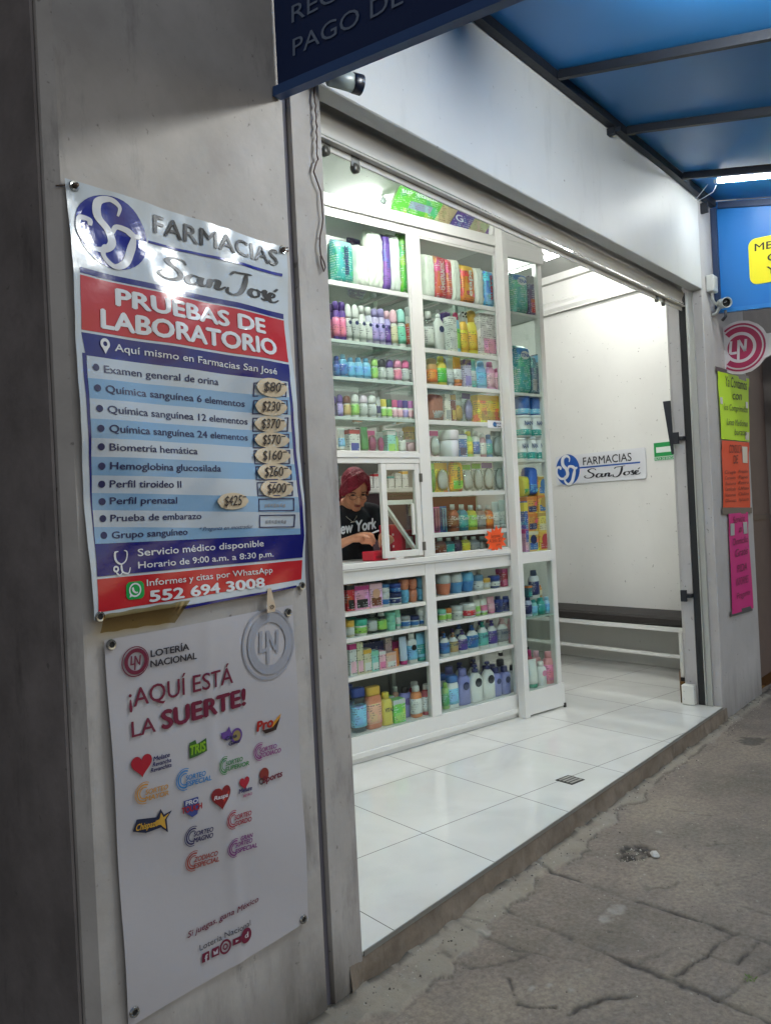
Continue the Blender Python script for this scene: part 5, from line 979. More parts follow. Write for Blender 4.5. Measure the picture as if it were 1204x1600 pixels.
IT['a1'] = [('bx',537,548.5,913,'red','bk','bk','dark red carton',{}),('bx',549,571.5,914,'e39ab8','mg','bk','pink carton with black heel picture',dict()),('bx',572,592,911,'e6b4cc','lpk','br','pink carton with woman picture',dict(emb='peach')),('ja',592.5,607,926,'wh','wh','bl','white cream jar with blue band',{}),('ja',592.8,606.5,912.5,'wh','bl','wh','blue lidded cream jar on white jar',dict(z=.0)),('ja',607.5,625,926,'wh','na','na','white jar with dark blue lid',{}),('ja',608.5,624,911,'dbl','dbl','bl','all blue cream jar on another jar',{}),('bw',625.5,637.5,921,'sky','sky',None,'blue gel tub under orange tubs',{}),('bw',624,637,905,'coral','coral',None,'orange gel tub on blue tub',{}),('bw',638,650,921,'coral','coral',None,'orange gel tub, bottom of pair',{}),('bw',638,649.5,904,'coral','coral',None,'orange gel tub, top of pair',{}),('bw',650.5,665.5,918,'sky','sky',None,'blue gel tub, bottom of pair',{}),('bw',650.5,664.5,901,'sky','sky',None,'blue gel tub, top of pair',{})]
IT['a2'] = [('ja',540,552.5,969,'cr','yo','wh','cream jar with yellow lid',{}),('ja',553,571.5,967,'wh','3fc0a0','lg','white jar with turquoise lid',{}),('sh',572.5,587,957,'cl','cl','lgy','clear bottle',{}),('sh',588,602,956,'cl','lgy','lg','clear bottle with grey cap',{}),('ja',602.5,616.5,971,'mi','mi',None,'mint green jar, lower of pair',{}),('ja',602.5,616,956,'mi','mi',None,'mint green jar, upper of pair',{}),('tu',617,625,952,'mi','wh','wh','mint green tube',{}),('ja',626,639,962,'wh','gy','bl','white jar with grey lid',{}),('ja',639.5,653,962,'wh','na','bl','white jar with navy lid',{}),('ja',653.5,665.5,962,'wh','wh','bl','plain white jar, lower of pair',{}),('ja',651,665,948,'wh','wh',None,'plain white jar, upper of pair',{})]
IT['a3'] = [('bx',541,552.5,1004,'wh','mg','lpk','white carton with magenta mark',{}),('bx',553,563,1003,'cr',None,'lpk','cream carton',{}),('bx',556,596,1003,'na','na',None,'large navy carton behind small cartons',dict(dv=.09)),('bx',563.5,576,1013,'cr','yo','wh','cream carton with yellow top',{}),('bx',576.5,587.5,1016,'tl','mi','wh','mint green carton',{}),('bx',588,598.5,1016,'lpk','wh','pk','white and rose carton',{}),('bx',598,608,996,'e4c2c4',None,None,'tall pale pink carton at back',dict(dv=.07)),('bx',599,615,1018,'e0b8ac','peach','wh','square peach carton',{}),('bx',609,620,1001,'mg','mg','lpk','magenta carton at back',dict(dv=.07)),('tu',615.5,622.5,1013,'ora','ora',None,'orange tube',{}),('tu',623,634.5,994.5,'b8cce6','mg',None,'pale blue tube with magenta cap',{}),('sh',635,649,989,'wh','wh','lb','white bottle with blue label',dict(emb='bk')),('tu',649.5,664,988.5,'lb','te','te','light blue tube with teal top',{}),('tu',664.5,672,992,'peach','wh','wh','peach coloured tube',{})]
IT['a4'] = [('fl',548,569,1074,'cl','dbl','lb','clear bottle with blue cap',dict()),('fl',569.5,593,1072,'coral','yo','peach','orange bottle with yellow cap',{}),('sh',593,610,1081,'ye','ye',None,'yellow curvy bottle',dict(txt=('VITAL','bk'))),('bx',610,628,1091,'grn','lgy','lg','green and grey carton',{}),('sh',623,641,1072,'vi','bk',None,'lilac bottle with black cap',dict(dv=.05,emb='pu')),('po',641,657,1071,'ora','wh','wh','orange and white bottle',{}),('po',657.5,675,1068,'red','wh','wh','red and white bottle',{}),('po',613,622,1072,'peach','wh','peach','peach bottle at back',dict(dv=.10))]
IT['B1'] = [('pk',655,671,398,'e4e4da',None,None,'crinkled white diaper pack at left end',dict(wrink=.005)),('pk',671,690,400,'c43c4a',None,'ro','red diaper pack with vertical lettering',dict(txt=('CHICOLASTIC','wh'))),('pk',689,698,404,'c84450',None,None,'narrow plain red pack',{}),('pk',697,711,406,'e4e4da',None,None,'narrow crinkled white pack beside red pack',dict(wrink=.005)),('pk',711.5,734,414,'e07f22','yo','ora','orange diaper pack',dict(txt=('etapa','wh'))),('pk',734,747,419,'e0e2dc',None,None,'crinkled white pack beside orange pack',dict(wrink=.005)),('pk',747.5,764,423,'4aa8dc',None,'lb','light blue diaper pack',dict(txt=('suave','red'))),('pk',763.5,774,426,'e0e2dc',None,None,'crinkled white pack at right end',dict(wrink=.004))]
IT['B2'] = [('sh',661,675,487,'cl','wh','wh','wide clear bottle',{}),('pu',676,691,484,'wh','wh',None,'white pump bottle with navy mark',dict(emb='na')),('bx',689.5,698,489,'8a5a90','pu',None,'purple carton at back',dict(dv=.06)),('bx',697,708,496,'wh',None,'lgy','slim white carton',{}),('po',706,716,489,'lb','e0286c','lg','small bottle with bright pink ball cap',{}),('po',717,728,492,'yo','wh','yo','amber bottle with football cap',dict(ball=1)),('po',728.5,742,493,'ye','yo','yo','yellow bottle with round yellow cap',dict(ball=2)),('bx',744,780,493,'d8d0d0',None,'e59ab8','large white carton with pink corner',dict())]
IT['B3'] = [('fl',667,680,561,'d2a05c','tan','ora','tan bottle',{}),('sh',680.5,695,557,'ye','ye','grn','yellow shampoo bottle with green label',{}),('tu',696,706.5,560,'lgy','gy','wh','grey and white tube',{}),('tu',707,719,558,'e08a3c','ora','wh','orange tube',{}),('bx',720,731,562,'d0c8dc','pu','li','white and purple carton',{}),('tu',731.5,742,561,'tl','te','wh','pale teal tube',{}),('po',742.5,757.5,565,'8cb4e4','9cc4ec','lb','blue talc bottle',{}),('po',758,770,566,'e89ac0','e46aa0','lpk','pink talc bottle, large',{}),('po',770.5,782,576,'e89ac0','e46aa0','lpk','pink talc bottle, small',{})]
IT['B4'] = [('pk',668,689,616,'9a5a44',None,'gy','brown and white soft pack',dict(wrink=.003)),('bx',689.5,698.5,617,'d8d2c6',None,'gy','tall white carton',{}),('bx',699,706.5,617,'6a2420','gold','gold','slim maroon and gold carton',{}),('bl',707,723,625,'cr','lgy','yo','clear toy pack with yellow contents',{}),('bl',724,738,613,'lgy','pu','li','lilac bottle hanging in clear pack',{}),('bx',739.5,783,619,'e2b83a','yo','gold','wide yellow gift carton',dict())]
IT['B5'] = [('bl',671,687,672,'e8c8d4','mg','wh','pink card with white nursing item',{}),('ja',688,712,673,'c4ccd2','lgy',None,'large translucent tub',{}),('bx',712,725,679,'bl','wh','na','blue and white carton',{}),('po',725.5,736,674,'lg','ye','ye','yellow green small bottle',{}),('po',736.5,747,674,'wh','lgy','bl','white bottle with blue print',{}),('po',747.5,757,677,'b8889c','wh','wh','mauve bottle with white cap',{}),('po',757.5,767,679,'4a8cc8','bl','te','blue bottle',{}),('bl',768,787,673,'lgy','gy','wh','white pacifier in blister card',{})]
IT['B6'] = [('bl',670.5,680,724,'grn','lg','grn','green rattle card',{}),('bl',680.5,701,723,'e8c03a','yo','wh','yellow card with dark print',{}),('pk',701,720,722,'e0a828',None,'grn','yellow wipes pack hanging over shelf edge',dict(txt=('toallitas','dg'))),('bl',721,738,725,'wh','grn','wh','white card with green top',{}),('bl',739,753,723,'lgy','grn','wh','grey card with bright green top',{}),('bl',754.5,771,722,'lgy','8a6ab4','wh','grey card with purple top',{}),('bl',772,789,722,'lgy','lgy','wh','plain grey card with white bottle',{})]
IT['B7'] = [('br',677.5,688,792,'d060a0','mg','pk','pink toothbrush card',{}),('br',688.5,699,791,'2468b4','bl','lb','blue toothbrush card',{}),('mo',699.5,713,788,'a85432','lgy','br','reddish brown mouthwash bottle',dict(txt=('Cool','wh'))),('mo',713.5,727.5,788,'2c7c94','lgy','te','teal mouthwash bottle',dict(txt=('Cool','wh'))),('mo',728,741.5,789,'c2b82c','lgy','lg','yellow green mouthwash bottle',dict(txt=('Cool','wh'))),('mo',742,755,789,'9a7468','lgy','gy','brown grey mouthwash bottle',dict(txt=('Cool','wh'))),('mo',755.5,767,789,'c85c28','lgy','ora','orange mouthwash bottle',dict(txt=('Cool','wh'))),('tu',767.5,778,784,'c0ccca','lgy','wh','pale grey tube, left one',{}),('tu',779,790,781,'c8d2d0','lgy','wh','pale grey tube, right one',{})]
IT['B8'] = [('mo',679.5,694,840,'6a3830','lgy','br','dark brown mouthwash bottle',{}),('mo',694.5,707,840,'2c4450','lgy','te','dark teal mouthwash bottle',{}),('mo',708,719,838,'3c2838','lgy','dpu','dark purple mouthwash bottle',{}),('mo',719.5,731.5,838,'a89c34','lgy','ye','dull yellow mouthwash bottle',{}),('mo',732,746,838,'6c7072','lgy','gy','grey mouthwash bottle',{}),('mo',746.5,759,838,'484848','lgy','gy','dark grey mouthwash bottle',{})]
IT['b1'] = [('bw',682,700.5,897,'e07a54','lgy',None,'orange tub with clear top',{}),('bw',701.5,719,895.5,'4a90cc','lgy',None,'blue tub with clear top',{}),('bw',720,736.5,894,'3c84cc','sky',None,'bright blue tub with blue lid',{}),('ja',737.5,752,898,'lgy','5a88a8','wh','grey clear jar with blue lid',{}),('ja',752.5,763.5,903,'cr','yo','wh','small jar with yellow lid',{}),('ja',764.5,778,899,'2c4488','dbl','wh','blue petroleum jelly jar',{}),('bx',779,792,888,'b4205c','mg','pk','magenta carton',{})]
IT['b2'] = [('ja',684.5,695,951.5,'wh','mi','lg','white jar with mint lid',{}),('ja',695.5,704,950,'e0dcc0','ora','lg','white jar with orange lid',{}),('ja',705,720,946,'wh','lgy','lgy','white jar',{}),('ja',720.5,739.5,942,'d8d6ce','wh','red','large white jar with red label',{}),('tu',740,749,937,'e4e4d4','lg','lg','white tube with pale green top',{}),('tu',749.5,760,935,'e4e4d4','lg','pk','white and green floral tube',{}),('tu',760.5,771,932,'e8a0b0','pk','lpk','pink tube',{}),('sh',771.5,783,931,'223c9c','na','na','deep blue bottle',dict(emb='dbl')),('sh',783.5,795.5,931,'2c46a4','dbl','na','deep blue bottle beside frame post',dict())]
LT = ('Lubri','4a5a78')
IT['b3'] = [('pu',687,700,989,'e2e4e0','2c5c9c','4a88c0','white lotion bottle with blue cap',dict(txt=LT)),('pu',700.5,713.5,988,'e2e4e0','9a6a44','c0a070','white lotion bottle with brown cap',dict(txt=LT)),('pu',714.5,728,984,'e2e4e0','4a3484','5a489c','white lotion bottle with purple cap',dict(txt=LT)),('pu',728,745,976,'e2e4e0','2a5aa4','2f78b4','tall white lotion bottle with blue cap',dict(txt=LT)),('pu',745.5,760,971,'e2e4e0','2fa08c','6cc4b8','tall white lotion bottle with green cap',dict(txt=LT)),('pu',760.5,774,969,'e2e4e0','5a48a4','4c3c94','tall white lotion bottle with violet cap',dict(txt=LT)),('pu',774.5,791.5,966,'e2e4e0','e4b4b8','8c8c8c','tall white lotion bottle with pink cap',dict(txt=LT)),('sh',792,802,966,'e2a8ae','lpk','lpk','pale pink bottle at right end',{})]
IT['b4'] = [('sh',690.5,699.5,1066,'8cc060','lg','gr','green bottle',{}),('fl',697,712.5,1055,'dfe4e4','3c74c4','lb','white bottle with blue flip cap',{}),('sh',712.5,731,1044,'8488cc','7478c0',None,'tall lilac lotion bottle',dict(emb='na')),('pu',731,751,1038,'e0e2de','2c3474',None,'white pump lotion bottle with navy pump',dict(emb='1c2430')),('pu',751,770,1033,'e0e2de','222c6c',None,'tallest white pump lotion bottle',dict(emb='1c2430')),('sh',767,779.5,1042,'8286cc','2c3474',None,'lilac lotion bottle with navy cap',dict(emb='na')),('sh',780,794,1040,'8286cc','2c3474',None,'lilac lotion bottle with navy cap',dict(emb='na')),('sh',794,808,1038,'dcdfdf','2c3440',None,'white lotion bottle beside frame post',dict(emb='na')),('sp',776,786,1029,'8c96a8','2c3440','gy','grey bottle at back',dict(dv=.09))]
IT['C1'] = [('pk',797,823,429,'4aa094','1f6ab0',None,'large green adult diaper pack',dict(emb='wh',vert=False,txt=('TENA','1c4aa0'))),('bx',823.5,836,436,'5c4a74','gy','ro','purple side of diaper pack',{})]
IT['C2'] = [('pk',802,827,541,'3c9c90','1f6ab0','te','green adult diaper pack, front',dict(emb='wh',vert=False,txt=('TENA','1c4aa0'))),('pk',827,837,556,'4a7a88',None,'gy','narrow grey green pack',{}),('bx',837,849,557,'5c7080','lb','gy','blue grey striped pack',{})]
NA_ = ('NAN','28407c')
IT['C3'] = [('ca',806.5,823,685,'dfe3e4','e6eaea','te','white formula tin, bottom left',dict(txt=NA_,z=0)),('ca',823.5,840,684,'dfe3e4','e6eaea','te','white formula tin, bottom middle',dict(txt=NA_)),('ca',840.5,855,684,'dfe3e4','e6eaea','te','white formula tin, bottom right',dict(txt=NA_)),('ca',806,829,650,'dfe3e4','e6eaea','te','white formula tin, second row left',dict(txt=NA_)),('ca',831.5,849,650,'dfe3e4','e6eaea','te','white formula tin, second row right',dict(txt=NA_)),('ca',806,828,621,'2558a8','1c4690','lb','blue formula tin, top row left',dict()),('ca',830.5,847,622,'2558a8','1c4690','lb','blue formula tin, top row right',dict())]
IT['C4'] = [('bx',838.5,861.5,830,'dcb034','yo','red','yellow formula carton, bottom of right stack',dict(emb='red')),('bx',838,860,800,'e0bc58','gold','cr','yellow formula carton, second in right stack',{}),('bx',838,859,773,'dcae44','ora','bl','yellow formula carton, third in right stack',dict(emb='gold')),('bx',837,858,745,'d8a838','gold','bl','yellow formula carton, top of right stack',dict(emb='bl')),('bx',819.5,838,829,'d8b060','cr','bl','tan formula carton, bottom of left stack',dict(emb='na')),('bx',819,836.5,802,'d8803c','ora','na','orange formula carton, middle of left stack',{}),('bx',818.5,836,776,'dc8c44','ora','na','orange formula carton, top of left stack',{}),('bx',813,819,783,'2c5cb0','ye','bl','slim blue carton',{}),('bx',814,820,826,'c88ab0','mg','lpk','slim pink carton',dict()),('pk',823,839,730,'3464c0',None,'lb','blue bag on the cartons',dict(zz=776,wrink=.003)),('pk',812,824,744,'c8c43c',None,'gr','yellow green bag beside blue bag',dict(zz=778,wrink=.003))]
IT['c1'] = [('po',822,832,932,'b8bcd8','na','na','white and navy bottle, lower row',{}),('po',832.5,842,936,'7cc4c0','te','lb','pale teal bottle, lower row',{}),('po',843,855,932,'2fa092','te','te','deep teal bottle, lower row',{}),('po',856,867,931,'8ab8dc','lb','sky','light blue bottle, lower row',{}),('bx',821.5,829,914,'2c6c74','ora','te','teal and orange carton, upper row',dict(zz=932)),('sh',830,844.5,890,'dde0e0','3c4c6c','na','tall white bottle standing on others',dict(zz=932)),('po',846,851.5,913,'e29a4c','ora','cr','small orange bottle, upper row',dict(zz=932))]
IT['c4'] = [('tu',826.5,841,1029,'e0e4de','2fa07c',None,'white bottle with green cap',dict()),('sh',842,856,1032,'e2e4e2','wh',None,'white bottle with rose print',dict(emb='pk')),('sh',855,871,1016,'e08f94','e0949a','pk','tall pink bottle',{}),('po',826,836,1014,'c4405c','mg','pk','dark pink bottle at back',dict(dv=.09)),('sh',838,850,1015,'e0a0a4','lpk','lpk','pale pink bottle at back',dict(dv=.09))]
ORD = ['first', 'second', 'third', 'fourth', 'fifth', 'sixth']
def make_products():
    for sk, items in IT.items():
        zs, phrase, dd, _ = SHF[sk]; v0 = (VF if sk[0] in 'AaBb' else V3+.01)+.045
        cnt = {}
        for it in items: cnt[it[7]] = cnt.get(it[7], 0)+1
        seen = {}; tops = []
        for (k_, x0, x1, yt, bo, ca_, la, words, ex) in items:
            ex = dict(ex); dv = ex.pop('dv', 0); ex.pop('z', None); zz_ = ex.pop('zz', None); ball = ex.pop('ball', 0); lean = ex.pop('lean', 0)
            nm, cat, fn = KIND[k_]
            v = v0 + dv + dd*.5; ym = yt+12
            P0, P1 = onV(x0, ym, v), onV(x1, ym, v); u0, u1 = uv(P0)[0], uv(P1)[0]
            if sk[0] in 'Cc': u0, u1 = [3.985+(q_-3.985)*.86 for q_ in (u0, u1)]
            ztop = onV((x0+x1)/2, yt, v).z
            zb = zs
            if zz_: zb = onV((x0+x1)/2, zz_, v).z
            w_ = max(.012, (u1-u0)*.985); uc = (u0+u1)/2
            # stacked things stand on the one below them
            for (a_, b_, t_, vv) in tops:
                if abs(vv-v) < .03 and min(u1, b_)-max(u0, a_) > .35*min(w_, b_-a_) and t_ < ztop-.02: zb = max(zb, t_)
            if zz_: zb = max([zb*0+zs]+[t_ for (a_, b_, t_, vv) in tops if min(u1, b_)-max(u0, a_) > .2*min(w_, b_-a_) and t_ < ztop-.03])
            h = max(.02, ztop-zb-.0005); d = min(dd*(1.0 if k_ in ('bx', 'pk', 'bl', 'br') else .95), max(w_*.8, .02) if k_ not in ('bx', 'pk') else dd)
            if k_ in ('ja', 'bw', 'ca', 'sp'): d = w_
            lab = words+', '+phrase
            if cnt[words] > 1: seen[words] = seen.get(words, 0)+1; lab = words+', '+ORD[seen[words]-1]+' one, '+phrase
            t = thing(nm, lab, cat, W(uc, v, zb), A + rg.uniform(-.05, .05), 'products in the glass display cabinets')
            fn(t, w_, h, d, bo, ca_, la, **ex)
            if ball: 
                c_ = cm('yo') if ball == 2 else cm('wh'); r_ = w_*.42
                MB().loft([(h*.9+r_*(math.sin(q_)+1)*.9, r_*max(.05, math.cos(q_)), r_*max(.05, math.cos(q_))) for q_ in [R(a_) for a_ in range(-80, 90, 20)]], 16).build('ball_cap', c_, t)
                if ball == 1:
                    for q_ in ((0, 0), (.75, .5), (-.75, .5), (.6, -.7), (-.6, -.7)): oval(t, r_*.26, r_*.24, -r_*(1.0-.28*abs(q_[0]))-.001, h*.9+r_*.9+q_[1]*r_*.75, 'bk', 'ball_patch').location.x = q_[0]*r_*.8
            tops.append((u0, u1, zb+h+.0006, v))
            if sk in ('A2', 'A3', 'A4', 'B3', 'a2', 'b3', 'b4', 'a4') and not dv and not ball and zb < zs+.01 and rg.random() < .8:      # a second row deeper on the shelf
                r_ = t.copy(); COL.objects.link(r_); r_['label'] = 'back row '+lab; q_ = W(uc+rg.uniform(-.006, .006), v+max(d, w_)+.018, zb); r_.location = q_; r_.rotation_euler = (0, 0, A+rg.uniform(-.3, .3))
                for ch in list(t.children): c_ = ch.copy(); COL.objects.link(c_); c_.parent = r_
make_products()
# red back cards of the mouthwash rows
c_ = ctg('display_card', 'dark red card behind the mouthwash bottles in the middle bay', 'card'); cbox('card', mat('7c1418', .5), (UB0+.01, UB1-.12, VF+.17, VF+.174, 1.222, 1.435), par=c_, bev=0)
c_ = ctg('display_card', 'dark card behind the lower mouthwash row', 'card'); cbox('card', mat('4c1012', .5), (UB0+.01, UB1-.05, VF+.17, VF+.174, 1.0846, 1.208), par=c_, bev=0)
# baby packs lying on top behind the slanting glass
def toppack(x0, x1, y0, y1, yl, yr, c, lab, parts):
    pass
for (P, c, lab, ims) in (([(606,334),(698,357),(722,318),(628,283)], '5cae3c', 'green diaper pack with photo leaning behind the slanting upper glass', [(.22,.58,.22,.44,'8c94b4'),(.70,.98,.04,.94,'c8b08c')]), ([(697,357),(772,377),(792,341),(720,318)], '5a4294', 'purple diaper pack leaning behind the slanting upper glass', [(.36,.70,.06,.80,'b9b08e'),(.84,.98,.1,.95,'2c3480')])):
    V_ = VF+.06; Q = [onV(p[0], p[1], V_ + (0 if i < 2 else .04)) for i, p in enumerate(P)]
    zlow = 3.066; 
    t = thing('film_pack', lab, 'pack', (Q[0]+Q[1])/2, 0, 'products in the glass display cabinets'); o = t.location.copy()
    nrm = (Q[1]-Q[0]).cross(Q[3]-Q[0]).normalized(); 
    def pf(s, q, e=0, o=o, Q=Q, nrm=nrm): 
        b_ = .03*((1-abs(2*s-1)**4)*(1-abs(2*q-1)**4))**.5; return Q[0].lerp(Q[1], s).lerp(Q[3].lerp(Q[2], s), q) - o + nrm*(b_+e)
    mb = MB(); mb.grid(pf, 14, 10); mb.grid(lambda s, q: pf(s, q) - nrm*(.16*((1-abs(2*s-1)**6)*(1-abs(2*q-1)**6))**.3), 14, 10); mb.build('film_pack', pr(c), t)
    for a0_, a1_, b0_, b1_, cc in ims: MB().grid(lambda s, q: pf(a0_+(a1_-a0_)*s, b0_+(b1_-b0_)*q, .002), 8, 6).build('printed_picture', pr(cc, '8a5a44'), t, fix=False)
    mb = MB()
    f_ = lambda x, y: pf(x, y, .004)
    for (s_, xa, ya, xb, yb, h_) in ((('suavelastic', .05, .62, .6, .62, .035), ) if c[0] == '5' and c[1] == 'c' else (('G', .08, .25, .2, .25, .05), ('SUAVE', .38, .84, .8, .84, .02))): text_into(mb, s_, f_(xa, ya), f_(xb, yb), h_, 0, .03, up=(Q[3]-Q[0]).normalized(), eps=.002)
    mb.build('lettering', mat('dfe4e8', .4), t, fix=False)
# orange starburst price card on the glass and small name tag
P = onV(774, 843, VF-.004); t = thing('starburst_sign', 'orange starburst handwritten price card on the middle bay glass', 'price card', P, A)
ring = []
for i in range(26):
    a_ = 2*math.pi*i/26; r_ = (.094 if i % 2 == 0 else .064)*(1+.10*math.sin(i*5.3)); ring.append((r_*math.cos(a_)*1.05, 0, r_*math.sin(a_)*.93))
MB().slab(ring, (0, .0015, 0)).build('card', mat('e0501c', .5), t); mb = MB()
for s, z, x0, x1, h_ in (('Sorpresa', .012, -.045, .04, .020), ('A Sólo $27', -.018, -.062, .062, .024), ('pza.', -.040, .0, .04, .014)): text_into(mb, s, (x0, -.001, z), (x1, -.001, z+.004), h_, 0, 0, .2)
mb.build('handwriting', mat('4a120a', .6), t, fix=False)
P = onV(772, 663, VF+.012); t = thing('shelf_tag', 'small white name tag with blue emblem on the fourth shelf edge', 'tag', P, A)
MB().box(-.063, .063, -.0015, 0, -.024, .024).build('card', mat('d8dadc', .4), t); oval(t, .016, .016, -.0035, 0, 'bl'); ptext(t, 'FARMACIAS', .07, .011, -.002, .007, 'na').location.x = .025; ptext(t, 'San José', .06, .010, -.002, -.012, 'bk').location.x = .025

# ================================================================ WALL SIGNS, BENCH
def onwall(px, e=.0): P = onU(px[0], px[1], 5.878); return P
tl, tr, br_, bl_ = onU(868, 716, 5.88), onU(1008, 697, 5.88), onU(1008, 748, 5.88), onU(870, 757, 5.88)
vL, vR = uv(tl)[1], uv(tr)[1]; zT, zB = 1.785, 1.53
ws = thing('pharmacy_sign', 'white pharmacy name sign with blue monogram on the white inner wall', 'sign', W(5.88, (vL+vR)/2, 1.658), A-math.pi/2)
hw = (vL-vR)/2; hz = (zT-zB)/2     # local x runs along the wall towards the viewer, -y out of the wall
mb = MB(); rr_ = rrect(-hw, hw, -hz, hz, .02); mb.slab([(x, -.012, z) for x, z in rr_], (0, .011, 0)); mb.build('plate', mat('c9ccd0', .3), ws)
mb = MB(); cx_ = -hw+.135; fr = frame((cx_, -.0125, 0), (cx_+.13, -.0125, 0), (0, 0, 1), .138, eps=.001); disc_into(mb, fr, 0, 0, 0, 1.0, 0); fr = frame((cx_, -.0125, 0), (cx_+.13, -.0125, 0), (0, 0, 1), .138, eps=.0025)
for s in SJ: stroke_into(mb, s, .22, fr, 1, taper=.3)
text_into(mb, 'FARMACIAS', (cx_+.17, -.0125, .028), (hw-.13, -.0125, .028), .066, 2, .01)
mb.poly([(cx_+.12, -.0137, .002), (hw-.05, -.0137, .002), (hw-.05, -.0137, .015), (cx_+.12, -.0137, .015)], 0)
sanjose(mb, (cx_+.17, -.0125, -.088), (hw-.05, -.0125, -.088), .08, 2, wd=.36); mb.build('printing', [mat('1c4f9c', .35), mat('d4d7da', .35), mat('22242a', .35)], ws, fix=False)
e0, e1 = uv(onU(1020, 691, 5.88))[1], uv(onU(1066, 690, 5.88))[1]
es = thing('exit_sign', 'green evacuation route sign with white arrow on the white inner wall', 'sign', W(5.88, (e0+e1)/2, 1.738), A-math.pi/2); hw = (e0-e1)/2
MB().box(-hw, hw, -.006, -.001, -.075, .078, bev=.001).build('plate', mat('c9d2cc', .35), es)
mb = MB(); mb.poly([(-hw*.95, -.0068, -.04), (hw*.95, -.0068, -.04), (hw*.95, -.0068, .072), (-hw*.95, -.0068, .072)], 0)
mb.poly([(-hw*.8, -.0075, -.008), (hw*.3, -.0075, -.008), (hw*.3, -.0075, -.028), (hw*.85, -.0075, .014), (hw*.3, -.0075, .056), (hw*.3, -.0075, .036), (-hw*.8, -.0075, .036)], 1)
mb.poly([(-hw*.95, -.0068, -.07), (hw*.95, -.0068, -.07), (hw*.95, -.0068, -.045), (-hw*.95, -.0068, -.045)], 0); text_into(mb, 'RUTA DE EVACUACIÓN', (-hw*.9, -.0066, -.066), (hw*.9, -.0066, -.066), .017, 1, .02); mb.build('printing', [mat('118a44', .4), mat('d0dad4', .4)], es, fix=False)

bc = thing('bench', 'long waiting bench with black padded seat and white metal legs along the inner wall', 'bench', W(5.49, 3.30, 0), A+math.pi/2)   # local x runs into the shop, -y... towards the wall
mb = MB()
def cush(s, q):
    return (s*1.9, -.385+.0*s - 0 + .40*q - .005, .0)
mb.box(0, 1.9, -.375, .012, .395, .47, bev=.018)
cu = mb.build('seat_pad', mat('2b2826', .6, 0, .35, key='black_vinyl', bump=.5, bscale=7), bc)
mb = MB()
for y in (.0, -.36): mb.box(0, 1.9, y-.012, y+.012, .36, .3945, bev=.002)
for x in (0.0, 1.876): mb.box(x, x+.024, -.347, -.013, .36, .394, bev=.002)
mb.build('seat_frame', WM, bc)
for x in (.02, 1.85):
    for y in (0, -.36):
        l_ = MB().box(x, x+.03, y-.013, y+.013, .03, .3595, bev=.002).build('leg', WM, bc); MB().box(x-.002, x+.032, y-.015, y+.015, 0.0, .0295, bev=.002).build('rubber_foot', mat('16161a', .6), l_)
cbox('stretcher', WM, (.051, 1.849, -.01, .01, .165, .19), par=bc)
# small floor drain
q0 = onZ(890, 1219, 0); t = thing('floor_drain', 'small slotted metal floor drain near the edge of the tiles', 'drain', (q0.x, q0.y, .0008), A)
mb = MB(); mb.box(-.05, .05, -.05, .05, 0, .002); mb.build('frame', mat('3a3a38', .5, .4), t)
mb = MB()
for i in range(4): mb.box(-.04, .04, -.040+i*.022, -.028+i*.022, .0022, .0034)
mb.build('grille', mat('b9b9b4', .35, .6), t)
q0 = onZ(1023, 1337, GZ); t = tag(MB().box(-.025, .025, -.015, .018, 0, .018, bev=.008).build('crumpled_litter', mat('c4c2ba', .8, bump=.8, bscale=60)), 'crumpled white litter beside the small hole in the pavement', 'litter'); t.location = (q0.x, q0.y, GZ-.004); t.rotation_euler = (0, 0, .6)
q0 = onZ(1170, 1530, GZ); t = thing('weed', 'tiny green weed growing in a pavement joint', 'weed', (q0.x, q0.y, GZ)); mb = MB()
for i in range(22):
    a_ = rg.uniform(0, 6.28); l_ = rg.uniform(.006, .015); c_ = Vector((rg.uniform(-.018, .018), rg.uniform(-.012, .012), 0)); d_ = Vector((math.cos(a_), math.sin(a_), rg.uniform(.3, 1))).normalized(); s_ = d_.orthogonal()*.0022; mb.poly([c_, c_+d_*l_*.5+s_, c_+d_*l_, c_+d_*l_*.5-s_])
mb.build('leaves', mat('6c8248', .7), t, fix=False)

# ================================================================ THINGS BEHIND THE HATCH
def hbox(nm, lab, cat, u, v, z, w_, d_, h_, m_, rz=0, extra=None):
    t = ctg(nm, lab, cat, u, v, z, rz=rz); MB().box(-w_/2, w_/2, -d_/2, d_/2, 0, h_, bev=.006).build('body', m_, t); 
    if extra: extra(t)
    return t
REDP = mat('b3122c', .35, key='red_plastic')
def slots(t):
    mb = MB()
    for i in range(4): mb.box(-.038, -.026, -.062, -.0605, .03+i*.035, .042+i*.035)
    mb.build('label_dots', mat('d8c8c8', .5), t)
hbox('red_box', 'tall red plastic box standing on the counter inside the hatch', 'box', 3.135, 3.80, 1.0825, .085, .12, .20, REDP, 0, slots)
hbox('red_box', 'low red plastic tray on the counter inside the hatch', 'box', 2.93, 3.70, 1.0825, .12, .10, .055, REDP, .1, lambda t: MB().box(-.045, .045, -.052, -.0505, .015, .03).build('rim', mat('8c0f22', .4), t))
hbox('red_box', 'wide red plastic box behind the hatch sash glass', 'box', 3.28, 3.86, 1.0825, .18, .12, .16, REDP, 0, lambda t: MB().box(-.03, .03, -.062, -.0605, .05, .12).build('label', mat('d0ccc4', .6), t))
t = ctg('note_paper', 'small yellowish note paper seen through the hatch sash', 'paper', 3.32, 3.80, 1.33); MB().box(-.035, .035, 0, .001, 0, .075).build('sheet', printed('c9c8b8'), t)
t = ctg('wall_shelf', 'white back wall shelf with small bottles behind the pharmacist', 'shelf', 3.9, 5.05, 0)
